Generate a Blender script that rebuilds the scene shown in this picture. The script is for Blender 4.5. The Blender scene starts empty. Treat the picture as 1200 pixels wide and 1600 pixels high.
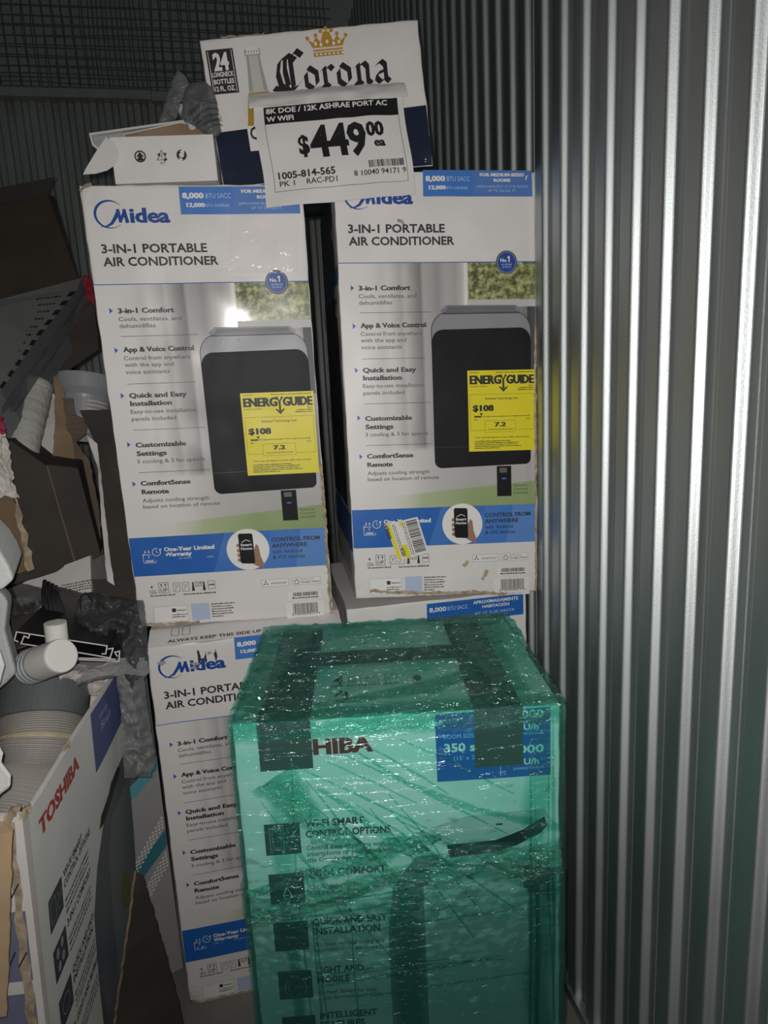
import bpy, bmesh, math, random
from mathutils import Vector, Matrix, Euler, noise
from mathutils.geometry import tessellate_polygon

S = bpy.context.scene
COL = S.collection
R = math.radians
random.seed(7)

# ------------------------------------------------------------------ camera, light, exposure
CAM = Vector((0.0, 0.0, 1.3323))
CR = Vector((0.9817, -0.1839, -0.0486)).normalized()
CF = Vector((0.1716, 0.9665, -0.1908)).normalized()
CU = CR.cross(CF).normalized()
FPX = 1037.66
cd = bpy.data.cameras.new('camera'); cam = bpy.data.objects.new('camera', cd); COL.objects.link(cam)
cd.sensor_fit = 'VERTICAL'; cd.sensor_height = 36.0; cd.lens = FPX * 36.0 / 1600.0
cd.clip_start = 0.02; cd.clip_end = 50
cam.matrix_world = Matrix(((CR.x, CU.x, -CF.x, CAM.x), (CR.y, CU.y, -CF.y, CAM.y), (CR.z, CU.z, -CF.z, CAM.z), (0, 0, 0, 1)))
S.camera = cam

w = bpy.data.worlds.new('world'); S.world = w; w.use_nodes = True
w.node_tree.nodes['Background'].inputs[0].default_value = (0.55, 0.62, 0.66, 1)
w.node_tree.nodes['Background'].inputs[1].default_value = 0.05

# the phone's flash, just left of and above its lens
fl = bpy.data.lights.new('flash', 'SPOT'); flo = bpy.data.objects.new('flash', fl); COL.objects.link(flo)
fl.energy = 40.0; fl.color = (1.0, 0.98, 0.955); fl.shadow_soft_size = 0.006
fl.spot_size = R(150); fl.spot_blend = 1.0
flo.matrix_world = cam.matrix_world.copy()
flo.location = CAM + CR * -0.016 + CU * 0.014 + CF * 0.004
flo.rotation_euler = (cam.matrix_world.to_3x3() @ Euler((R(7), 0, 0)).to_matrix()).to_euler()

S.view_settings.view_transform = 'Standard'; S.view_settings.look = 'None'
S.view_settings.gamma = 1.0; S.view_settings.use_curve_mapping = False
S.view_settings.exposure = 0.0

# ------------------------------------------------------------------ helpers
def at(x, y, Y):
    """the point at depth Y seen where the photo shows x, y"""
    d = CF + CR * ((x - 600) / FPX) + CU * ((800 - y) / FPX)
    return CAM + d * (Y / d.y)

def nz(x, y=0.0, z=0.0, s=0):
    return noise.noise(Vector((x + s * 17.3, y - s * 5.1, z + s * 9.7)))

def link_nodes(m):
    m.use_nodes = True
    nt = m.node_tree
    return nt, nt.nodes, nt.links, nt.nodes['Principled BSDF']

def mat(name, col, rough=0.6, metal=0.0, spec=0.5, var=0.0, scale=30.0, bump=0.0, bscale=200.0, coat=0.0, stretch=(1, 1, 1)):
    m = bpy.data.materials.new(name); nt, N, L, b = link_nodes(m)
    b.inputs['Base Color'].default_value = (*col, 1); b.inputs['Roughness'].default_value = rough
    b.inputs['Metallic'].default_value = metal; b.inputs['Specular IOR Level'].default_value = spec
    b.inputs['Coat Weight'].default_value = coat; b.inputs['Coat Roughness'].default_value = 0.25
    if var or bump:
        tc = N.new('ShaderNodeTexCoord'); mp = N.new('ShaderNodeMapping'); mp.inputs['Scale'].default_value = stretch
        L.new(tc.outputs['Object'], mp.inputs[0])
    if var:
        n = N.new('ShaderNodeTexNoise'); n.inputs['Scale'].default_value = scale; n.inputs['Detail'].default_value = 6
        L.new(mp.outputs[0], n.inputs['Vector'])
        rp = N.new('ShaderNodeValToRGB')
        rp.color_ramp.elements[0].position = 0.3; rp.color_ramp.elements[1].position = 0.7
        rp.color_ramp.elements[0].color = tuple(c * (1 - var) for c in col) + (1,)
        rp.color_ramp.elements[1].color = tuple(min(1, c * (1 + var * 0.5)) for c in col) + (1,)
        L.new(n.outputs[0], rp.inputs[0]); L.new(rp.outputs[0], b.inputs['Base Color'])
    if bump:
        n = N.new('ShaderNodeTexNoise'); n.inputs['Scale'].default_value = bscale; n.inputs['Detail'].default_value = 4
        L.new(mp.outputs[0], n.inputs['Vector'])
        bp = N.new('ShaderNodeBump'); bp.inputs['Strength'].default_value = bump; bp.inputs['Distance'].default_value = 0.003
        L.new(n.outputs[0], bp.inputs['Height']); L.new(bp.outputs[0], b.inputs['Normal'])
    return m

def film_mat(name, tint, gloss=0.03, rough=0.14, scale=14.0, bump=0.6, dens=(0.0, 1.0), stretch=(1, 1, 1), wrinkle=(1, 1, 1), sheen=(1, 1, 1), haze=0.0, hue=(0.7, 0.7, 0.7), fade=False, bdist=0.012):
    """thin plastic: tinted see-through, thicker where the film doubles, glossy wrinkles, a little milky"""
    m = bpy.data.materials.new(name); m.use_nodes = True
    nt = m.node_tree; N = nt.nodes; L = nt.links; N.remove(N['Principled BSDF']); out = N['Material Output']
    tc = N.new('ShaderNodeTexCoord'); mp = N.new('ShaderNodeMapping'); mp.inputs['Scale'].default_value = stretch
    L.new(tc.outputs['Object'], mp.inputs[0])
    n1 = N.new('ShaderNodeTexNoise'); n1.inputs['Scale'].default_value = scale; n1.inputs['Detail'].default_value = 5; n1.inputs['Distortion'].default_value = 0.6
    L.new(mp.outputs[0], n1.inputs['Vector'])
    rp = N.new('ShaderNodeValToRGB'); e = rp.color_ramp.elements
    e[0].position = 0.35; e[1].position = 0.72
    a, b = dens
    e[0].color = tuple(t ** (1 + a) for t in tint) + (1,); e[1].color = tuple(t ** (1 + b) for t in tint) + (1,)
    L.new(n1.outputs[0], rp.inputs[0])
    tr = N.new('ShaderNodeBsdfTransparent'); fd = None; L.new(rp.outputs[0], tr.inputs[0])
    if fade:      # a strip of film thins out towards its long edges
        uvn = N.new('ShaderNodeUVMap'); sx = N.new('ShaderNodeSeparateXYZ'); L.new(uvn.outputs[0], sx.inputs[0])
        pp = N.new('ShaderNodeMath'); pp.operation = 'PINGPONG'; pp.inputs[1].default_value = 0.5; L.new(sx.outputs[1], pp.inputs[0])
        mr = N.new('ShaderNodeMapRange'); mr.inputs[1].default_value = 0.0; mr.inputs[2].default_value = fade; L.new(pp.outputs[0], mr.inputs[0]); fd = mr.outputs[0]
        cm = N.new('ShaderNodeMix'); cm.data_type = 'RGBA'; cm.inputs[6].default_value = (1, 1, 1, 1); L.new(fd, cm.inputs[0]); L.new(rp.outputs[0], cm.inputs[7]); L.new(cm.outputs[2], tr.inputs[0])
    def thin(sock):
        if not fade: return sock
        t = N.new('ShaderNodeMath'); t.operation = 'MULTIPLY'; L.new(sock, t.inputs[0]); L.new(fd, t.inputs[1]); return t.outputs[0]
    gl = N.new('ShaderNodeBsdfGlossy'); gl.inputs['Roughness'].default_value = rough; gl.inputs['Color'].default_value = (*sheen, 1)
    m2 = N.new('ShaderNodeMapping'); m2.inputs['Scale'].default_value = wrinkle; L.new(tc.outputs['Object'], m2.inputs[0])
    n2 = N.new('ShaderNodeTexNoise'); n2.inputs['Scale'].default_value = scale * 2; n2.inputs['Detail'].default_value = 4; n2.inputs['Distortion'].default_value = 0.8
    L.new(m2.outputs[0], n2.inputs['Vector'])
    bp = N.new('ShaderNodeBump'); bp.inputs['Strength'].default_value = bump; bp.inputs['Distance'].default_value = bdist
    L.new(n2.outputs[0], bp.inputs['Height']); L.new(bp.outputs[0], gl.inputs['Normal'])
    fr = N.new('ShaderNodeFresnel'); fr.inputs['IOR'].default_value = 1.45
    ad = N.new('ShaderNodeMath'); ad.operation = 'MULTIPLY_ADD'; ad.inputs[1].default_value = 0.4; ad.inputs[2].default_value = gloss; L.new(fr.outputs[0], ad.inputs[0]); ad.use_clamp = True
    mx = N.new('ShaderNodeMixShader'); L.new(thin(ad.outputs[0]), mx.inputs[0]); L.new(tr.outputs[0], mx.inputs[1]); L.new(gl.outputs[0], mx.inputs[2])
    last = mx
    if haze:
        df = N.new('ShaderNodeBsdfDiffuse'); df.inputs[0].default_value = (*hue, 1)
        m3 = N.new('ShaderNodeMixShader'); hz = N.new('ShaderNodeValue'); hz.outputs[0].default_value = haze; L.new(thin(hz.outputs[0]), m3.inputs[0])
        L.new(mx.outputs[0], m3.inputs[1]); L.new(df.outputs[0], m3.inputs[2]); last = m3
    L.new(last.outputs[0], out.inputs[0])
    return m

class MB:
    """collects polygons (with a material and a uv) and links them as one mesh object"""
    def __init__(s): s.v = []; s.f = []; s.m = []; s.uv = []; s.mats = []
    def mi(s, m):
        if m not in s.mats: s.mats.append(m)
        return s.mats.index(m)
    def add(s, verts, faces, m, uvs=None):
        o = len(s.v); s.v += [tuple(v) for v in verts]; k = s.mi(m)
        for f in faces:
            s.f.append([o + i for i in f]); s.m.append(k)
            s.uv.append([uvs[i] for i in f] if uvs else [(0, 0)] * len(f))
    def grid(s, fn, nu, nv, m, close_u=False, flip=False):
        vs = [fn(i / nu, j / nv) for j in range(nv + 1) for i in range(nu + 1)]
        uv = [(i / nu, j / nv) for j in range(nv + 1) for i in range(nu + 1)]
        fs = []
        for j in range(nv):
            for i in range(nu):
                a = j * (nu + 1) + i; q = [a, a + 1, a + nu + 2, a + nu + 1]
                fs.append(q[::-1] if flip else q)
        s.add(vs, fs, m, uv)
    def box(s, lo, hi, m):
        x0, y0, z0 = lo; x1, y1, z1 = hi
        v = [(x0, y0, z0), (x1, y0, z0), (x1, y1, z0), (x0, y1, z0), (x0, y0, z1), (x1, y0, z1), (x1, y1, z1), (x0, y1, z1)]
        s.add(v, [(0, 3, 2, 1), (4, 5, 6, 7), (0, 1, 5, 4), (1, 2, 6, 5), (2, 3, 7, 6), (3, 0, 4, 7)], m)
    def tube(s, pts, r, m, n=12, cap=True):
        pts = [Vector(p) for p in pts]; rs = r if isinstance(r, (list, tuple)) else [r] * len(pts)
        t0 = (pts[1] - pts[0]).normalized(); up = Vector((0, 0, 1)) if abs(t0.z) < 0.9 else Vector((1, 0, 0))
        x = t0.cross(up).normalized(); vs = []
        for i, p in enumerate(pts):
            t = (pts[min(i + 1, len(pts) - 1)] - pts[max(i - 1, 0)]).normalized()
            x = (x - t * x.dot(t)).normalized(); y = t.cross(x)
            for k in range(n):
                a = 2 * math.pi * k / n; vs.append(p + (x * math.cos(a) + y * math.sin(a)) * rs[i])
        fs = [[i * n + k, i * n + (k + 1) % n, (i + 1) * n + (k + 1) % n, (i + 1) * n + k] for i in range(len(pts) - 1) for k in range(n)]
        if cap: fs += [list(range(n))[::-1], [(len(pts) - 1) * n + k for k in range(n)]]
        s.add(vs, fs, m)
    def lathe(s, prof, m, n=40, M=None):
        vs = []
        for (r, z) in prof:
            for k in range(n):
                a = 2 * math.pi * k / n; v = Vector((r * math.cos(a), r * math.sin(a), z)); vs.append(M @ v if M else v)
        fs = [[i * n + k, i * n + (k + 1) % n, (i + 1) * n + (k + 1) % n, (i + 1) * n + k] for i in range(len(prof) - 1) for k in range(n)]
        s.add(vs, fs, m)
    def prism(s, pts, vec, m, m_side=None):
        """solid from a planar-ish outline pushed along vec"""
        pts = [Vector(p) for p in pts]; vec = Vector(vec); n = len(pts)
        tris = tessellate_polygon([pts])
        vs = pts + [p + vec for p in pts]
        s.add(vs, [list(t) for t in tris], m)
        s.add(vs, [[i + n for i in t][::-1] for t in tris], m)
        s.add(vs, [[i, (i + 1) % n, (i + 1) % n + n, i + n] for i in range(n)], m_side or m)
    def build(s, name, parent=None, smooth=False, merge=True, recalc=True, bevel=0.0):
        me = bpy.data.meshes.new(name); me.from_pydata([tuple(v) for v in s.v], [], s.f)
        for m in s.mats: me.materials.append(m)
        me.polygons.foreach_set('material_index', s.m)
        ul = me.uv_layers.new(name='UVMap')
        flat = [c for f in s.uv for uv in f for c in uv]
        ul.data.foreach_set('uv', flat)
        if merge or recalc:
            bm = bmesh.new(); bm.from_mesh(me)
            if merge: bmesh.ops.remove_doubles(bm, verts=bm.verts, dist=1e-5)
            if recalc: bmesh.ops.recalc_face_normals(bm, faces=bm.faces)
            if bevel: bmesh.ops.bevel(bm, geom=[e for e in bm.edges if len(e.link_faces) == 2 and e.calc_face_angle(0) > 0.6], offset=bevel, segments=2, affect='EDGES', profile=0.5)
            bm.to_mesh(me); bm.free()
        if smooth:
            me.polygons.foreach_set('use_smooth', [True] * len(me.polygons))
        o = bpy.data.objects.new(name, me); COL.objects.link(o)
        if parent: o.parent = parent
        return o

def empty(name, loc=(0, 0, 0), rot=(0, 0, 0)):
    o = bpy.data.objects.new(name, None); COL.objects.link(o); o.location = loc; o.rotation_euler = rot; o.empty_display_size = 0.05
    return o
def tag(o, label, cat, group=None):
    o['label'] = label; o['category'] = cat
    if group: o['group'] = group
    return o
def struct(o): o['kind'] = 'structure'; return o

# ---- lettering: outlines of the built-in font turned into flat polygons
_tc = {}
def glyphs(body, bold):
    k = (body, bold)
    if k not in _tc:
        c = bpy.data.curves.new('lettering', 'FONT'); c.body = body; c.size = 1.0; c.offset = (0, 0.012, 0.028)[min(bold, 2)]; c.resolution_u = 2
        o = bpy.data.objects.new('lettering', c); COL.objects.link(o)
        me = o.evaluated_get(bpy.context.evaluated_depsgraph_get()).to_mesh()
        vs = [tuple(v.co[:2]) for v in me.vertices]; fs = [tuple(p.vertices) for p in me.polygons]
        bpy.data.objects.remove(o); bpy.data.curves.remove(c)
        _tc[k] = (vs, fs)
    return _tc[k]
CAP = {}
def cap(bold):
    if bold not in CAP: CAP[bold] = max(v[1] for v in glyphs('H', bold)[0])
    return CAP[bold]

class Sheet:
    """print laid on a surface: P(u, v, lift) turns millimetres on the face into a point"""
    def __init__(s, P): s.P = P; s.mb = MB()
    def _v(s, pts, L): return [s.P(u, v, 0.00018 * (L + 1)) for u, v in pts]
    def raw(s, pts, faces, m, L=1, fine=0):
        if fine:             # split long pieces so the print follows the swell of the card
            pts = [tuple(p[:2]) for p in pts]; out = []; todo = [tuple(f) for f in faces]; mids = {}
            while todo:
                a, b, c = todo.pop(); e = [(math.dist(pts[p], pts[q]), p, q, r) for p, q, r in ((a, b, c), (b, c, a), (c, a, b))]
                l, p, q, r = max(e)
                if l <= fine: out.append((a, b, c)); continue
                k = (min(p, q), max(p, q))
                if k not in mids: mids[k] = len(pts); pts.append(((pts[p][0] + pts[q][0]) / 2, (pts[p][1] + pts[q][1]) / 2))
                mm = mids[k]; todo += [(p, mm, r), (mm, q, r)]
            faces = out
        s.mb.add(s._v(pts, L), faces, m, pts)
    def rect(s, u0, v0, u1, v1, m, L=0, step=12.0):
        nu = max(1, int(abs(u1 - u0) / step)); nv = max(1, int(abs(v1 - v0) / step))
        pts = [(u0 + (u1 - u0) * i / nu, v0 + (v1 - v0) * j / nv) for j in range(nv + 1) for i in range(nu + 1)]
        s.raw(pts, [(j * (nu + 1) + i, j * (nu + 1) + i + 1, (j + 1) * (nu + 1) + i + 1, (j + 1) * (nu + 1) + i) for j in range(nv) for i in range(nu)], m, L)
    def quad(s, q, m, L=0, n=8):
        (a, b, c, d) = [Vector(p) for p in q]
        pts = [tuple((a * (1 - i / n) + b * (i / n)) * (1 - j / n) + (d * (1 - i / n) + c * (i / n)) * (j / n)) for j in range(n + 1) for i in range(n + 1)]
        s.raw(pts, [(j * (n + 1) + i, j * (n + 1) + i + 1, (j + 1) * (n + 1) + i + 1, (j + 1) * (n + 1) + i) for j in range(n) for i in range(n)], m, L)
    def rows(s, rows, m, L=1):
        """stacked rows (v, left, right) filled between"""
        pts = []; n = 8
        for v, a, b in rows: pts += [(a + (b - a) * i / n, v) for i in range(n + 1)]
        s.raw(pts, [(j * (n + 1) + i, j * (n + 1) + i + 1, (j + 1) * (n + 1) + i + 1, (j + 1) * (n + 1) + i)[k:k + 3] if k == 0 else (j * (n + 1) + i, (j + 1) * (n + 1) + i + 1, (j + 1) * (n + 1) + i) for j in range(len(rows) - 1) for i in range(n) for k in (0, 1)], m, L, 12)
    def poly(s, pts, m, L=1):
        t = tessellate_polygon([[Vector((u, v, 0)) for u, v in pts]])
        s.raw(pts, [tuple(q) for q in t], m, L, 11)
    def ell(s, u, v, ru, rv, m, L=1, n=36):
        pts = [(u, v)] + [(u + ru * math.cos(2 * math.pi * k / n), v + rv * math.sin(2 * math.pi * k / n)) for k in range(n)]
        s.raw(pts, [(0, 1 + k, 1 + (k + 1) % n) for k in range(n)], m, L, 11)
    def stroke(s, pts, wd, m, L=1, closed=False):
        P = [Vector(p) for p in pts]; n = len(P); ws = wd if isinstance(wd, (list, tuple)) else [wd] * n
        out = []
        for i in range(n):
            a = P[(i - 1) % n] if (i or closed) else P[0]; b = P[(i + 1) % n] if (i < n - 1 or closed) else P[-1]
            d = (b - a); d = d.normalized() if d.length else Vector((1, 0)); nn = Vector((-d.y, d.x)) * ws[i] * 0.5
            out += [tuple(P[i] + nn), tuple(P[i] - nn)]
        k = n if closed else n - 1
        s.raw(out, [(2 * i, 2 * i + 1, (2 * i + 3) % (2 * n), (2 * i + 2) % (2 * n)) for i in range(k)], m, L)
    def frame(s, u0, v0, u1, v1, wd, m, L=1):
        s.rect(u0, v0, u1, v0 + wd, m, L); s.rect(u0, v1 - wd, u1, v1, m, L); s.rect(u0, v0 + wd, u0 + wd, v1 - wd, m, L); s.rect(u1 - wd, v0 + wd, u1, v1 - wd, m, L)
    def ring(s, u, v, r, wd, m, L=1, a0=0, a1=360, rv=None):
        n = 30; full = (a1 - a0) >= 360
        pts = [(u + r * math.cos(R(a0 + (a1 - a0) * k / n)), v + (rv or r) * math.sin(R(a0 + (a1 - a0) * k / n))) for k in range(n if full else n + 1)]
        s.stroke(pts, wd, m, L, closed=full)
    def nib(s, pts, wd, ang, m, L=1):
        """a broad pen held at a fixed angle drawn along the points"""
        d = Vector((math.cos(R(ang)), math.sin(R(ang)))) * wd * 0.5
        out = []
        for p in pts: out += [tuple(Vector(p) + d), tuple(Vector(p) - d)]
        s.raw(out, [(2 * i, 2 * i + 1, 2 * i + 3, 2 * i + 2) for i in range(len(pts) - 1)], m, L)
    def text(s, body, u, v, h, m, w=None, bold=0, L=2, al='l', rot=0.0, slant=0.0, heavy=0.0):
        vs, fs = glyphs(body, bold)
        if not vs: return
        k = h / cap(bold); x0 = min(p[0] for p in vs); x1 = max(p[0] for p in vs)
        kx = (w / (x1 - x0)) if w else k; W = (x1 - x0) * kx
        off = {'l': 0, 'c': -W / 2, 'r': -W}[al]
        c, si = math.cos(R(rot)), math.sin(R(rot))
        for j, dx in enumerate((0.0,) if not heavy else (-heavy, 0.0, heavy)):
            pts = []
            for p in vs:
                a = (p[0] - x0) * kx + off + p[1] * k * slant + dx; b = p[1] * k
                pts.append((u + a * c - b * si, v + a * si + b * c))
            s.raw(pts, fs, m, L + j * 0.12)
    def bars(s, u0, v0, u1, v1, m, L=2, seed=1, horiz=False):
        rg = random.Random(seed); t = 0.0; W = (v1 - v0) if horiz else (u1 - u0); unit = W / 95.0
        while t < W - 2 * unit:
            b = unit * rg.choice((1, 1, 2, 3)); b = min(b, W - t)
            if horiz: s.rect(u0, v0 + t, u1, v0 + t + b, m, L, 50)
            else: s.rect(u0 + t, v0, u0 + t + b, v1, m, L, 50)
            t += b + unit * rg.choice((1, 1, 2, 2))
    def scribble(s, u0, v, u1, h, m, L=2, seed=1):
        """a line of print too small to read"""
        rg = random.Random(seed); t = u0
        while t < u1:
            b = rg.uniform(1.2, 5) * h * 0.45; s.rect(t, v, min(t + b, u1), v + h * rg.uniform(0.6, 1.0), m, L, 50); t += b + h * 0.3
    def build(s, name, parent):
        o = s.mb.build(name, parent, merge=False, recalc=False)
        for p in o.data.polygons:       # large picture areas shade smoothly, lettering stays flat
            p.use_smooth = o.data.materials[p.material_index].name in ('print_room_scene', 'print_garden')
        return o

# ------------------------------------------------------------------ materials
WHITE = mat('white_card', (0.74, 0.705, 0.68), 0.42, var=0.06, scale=9, bump=0.05, bscale=60)
SIDEW = mat('white_card_plain', (0.68, 0.65, 0.625), 0.5, var=0.12, scale=7, bump=0.08, bscale=50)
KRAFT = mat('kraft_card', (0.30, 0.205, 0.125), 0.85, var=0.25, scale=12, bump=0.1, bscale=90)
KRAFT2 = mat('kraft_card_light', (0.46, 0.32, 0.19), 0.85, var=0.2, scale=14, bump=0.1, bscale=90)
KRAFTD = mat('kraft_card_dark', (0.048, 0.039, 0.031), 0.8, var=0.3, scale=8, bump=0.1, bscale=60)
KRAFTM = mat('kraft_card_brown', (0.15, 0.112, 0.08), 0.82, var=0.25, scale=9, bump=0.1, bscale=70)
TORN = mat('torn_card', (0.42, 0.33, 0.23), 0.95, var=0.4, scale=60, bump=0.4, bscale=120)
BLUE = mat('ink_blue', (0.016, 0.12, 0.44), 0.4)
LBLUE = mat('ink_light_blue', (0.06, 0.19, 0.55), 0.4)
LOGOB = mat('ink_logo_blue', (0.012, 0.062, 0.29), 0.4)
INK = mat('ink_charcoal', (0.028, 0.027, 0.03), 0.45)
GREYT = mat('ink_grey', (0.12, 0.115, 0.115), 0.5)
SCUFF = mat('scuffed_print', (0.36, 0.34, 0.33), 0.6)
PWHITE = mat('print_white', (0.80, 0.77, 0.74), 0.4)
PBLUE = mat('print_pale_blue', (0.45, 0.58, 0.80), 0.4)
BLACKP = mat('print_black_appliance', (0.010, 0.010, 0.011), 0.5, spec=0.22, var=0.2, scale=6)
BLACKC = mat('print_black_crest', (0.2, 0.2, 0.22), 0.4)
CREST = mat('print_grey_crest', (0.20, 0.20, 0.225), 0.4)
CREST2 = mat('print_light_crest', (0.26, 0.26, 0.28), 0.4)
YELLOW = mat('label_yellow', (0.78, 0.66, 0.012), 0.45)
BLACK = mat('ink_black', (0.012, 0.012, 0.013), 0.5)
NAVY = mat('carton_navy', (0.012, 0.018, 0.042), 0.3, coat=0.4, bump=0.15, bscale=40)
GOLD = mat('ink_gold', (0.50, 0.26, 0.03), 0.45)
AMBER = mat('print_amber', (0.42, 0.25, 0.03), 0.4)
GLASSP = mat('print_glass', (0.55, 0.53, 0.48), 0.4)
GLASSD = mat('print_glass_grey', (0.36, 0.36, 0.34), 0.4)
PAPER = mat('sign_paper', (0.74, 0.71, 0.68), 0.5, bump=0.1, bscale=18)
SKIN = mat('print_skin', (0.33, 0.17, 0.115), 0.5)
PKRED = mat('ink_red', (0.40, 0.035, 0.03), 0.5)
MAROON = mat('ink_dark_red', (0.20, 0.012, 0.016), 0.5)
SLATE = mat('print_slate', (0.05, 0.055, 0.065), 0.5)
PGREY = mat('print_mid_grey', (0.30, 0.30, 0.30), 0.5, var=0.1, scale=5)
PVC = mat('white_plastic', (0.66, 0.64, 0.60), 0.35)
PVCG = mat('grey_plastic', (0.34, 0.35, 0.37), 0.38)
COLLAR = mat('dark_grey_plastic', (0.115, 0.125, 0.13), 0.4)
HOSE = mat('hose_grey', (0.40, 0.375, 0.34), 0.55, var=0.1, scale=20)
HOSEB = mat('hose_yellowed_tape', (0.52, 0.45, 0.27), 0.6, var=0.2, scale=30)
DARKP = mat('black_plastic', (0.015, 0.016, 0.018), 0.3)
FOAM = mat('styrofoam', (0.66, 0.65, 0.63), 0.85, bump=0.5, bscale=150)
FOAMG = mat('styrofoam_grey', (0.42, 0.43, 0.42), 0.9, bump=0.5, bscale=150)
CLOTHR = mat('red_cloth', (0.28, 0.02, 0.04), 0.7, bump=0.3, bscale=60)
TEAL = mat('print_teal', (0.10, 0.33, 0.40), 0.5)
TEALD = mat('print_teal_deep', (0.04, 0.17, 0.22), 0.5)
INDIGO = mat('print_indigo', (0.06, 0.08, 0.24), 0.5, var=0.15, scale=20)
SLATEB = mat('print_slate_blue', (0.17, 0.18, 0.27), 0.6, var=0.12, scale=12)
CABLE = mat('cable_black', (0.02, 0.02, 0.022), 0.45)
GREYTAPE = mat('grey_tape', (0.085, 0.07, 0.065), 0.35, bump=0.3, bscale=40)
CLEAR = film_mat('clear_film', (0.975, 0.975, 0.975), 0.0, 0.12, 18, 0.25, (0, 0.6))
CLOUDY = film_mat('cloudy_film', (0.74, 0.75, 0.76), 0.015, 0.3, 8, 0.4, (0, 1.4), haze=0.36, hue=(.50, .50, .50))
BAGGREY = film_mat('bag_film', (0.62, 0.63, 0.63), 0.01, 0.35, 8, 0.25, (0, 1.2), haze=0.42, hue=(.29, .30, .295))
SMOKE = film_mat('smoky_film', (0.62, 0.63, 0.64), 0.02, 0.3, 7, 0.4, (0, 1.4), haze=0.22, hue=(.25, .25, .25))
HG = (.14, .50, .42)
GREEN = film_mat('green_film', (0.655, 0.94, 0.89), 0.03, 0.15, 4, 0.8, (0.0, 0.6), stretch=(1, 1, 4), wrinkle=(1.3, 1.3, 9), sheen=(0.85, 1, 0.97), haze=0.06, hue=HG)
GREEN2 = film_mat('green_film_doubled', (0.87, 0.95, 0.93), 0.015, 0.13, 6, 0.5, (0.0, 0.6), stretch=(4, 1, 0.7), wrinkle=(2, 2, 14), sheen=(0.85, 1, 0.97), haze=0.05, hue=HG)
GREENS = film_mat('green_film_strip', (0.66, 0.90, 0.855), 0.02, 0.13, 8, 0.6, (0.0, 0.7), stretch=(1, 1, 1), wrinkle=(3, 3, 10), sheen=(0.85, 1, 0.97), haze=0.06, hue=HG, fade=0.28)
GREEN3 = film_mat('green_film_bunched', (0.58, 0.89, 0.82), 0.08, 0.14, 14, 1.0, (0.0, 1.2), bdist=0.018, wrinkle=(1.5, 2, 4), sheen=(0.85, 1, 0.97), haze=0.09, hue=HG, fade=0.2)
GREEN4 = film_mat('green_film_lid', (0.60, 0.89, 0.83), 0.05, 0.13, 9, 1.0, (0.0, 1.8), bdist=0.035, wrinkle=(1.6, 3.0, 1), sheen=(0.85, 1, 0.97), haze=0.06, hue=HG)

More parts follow.
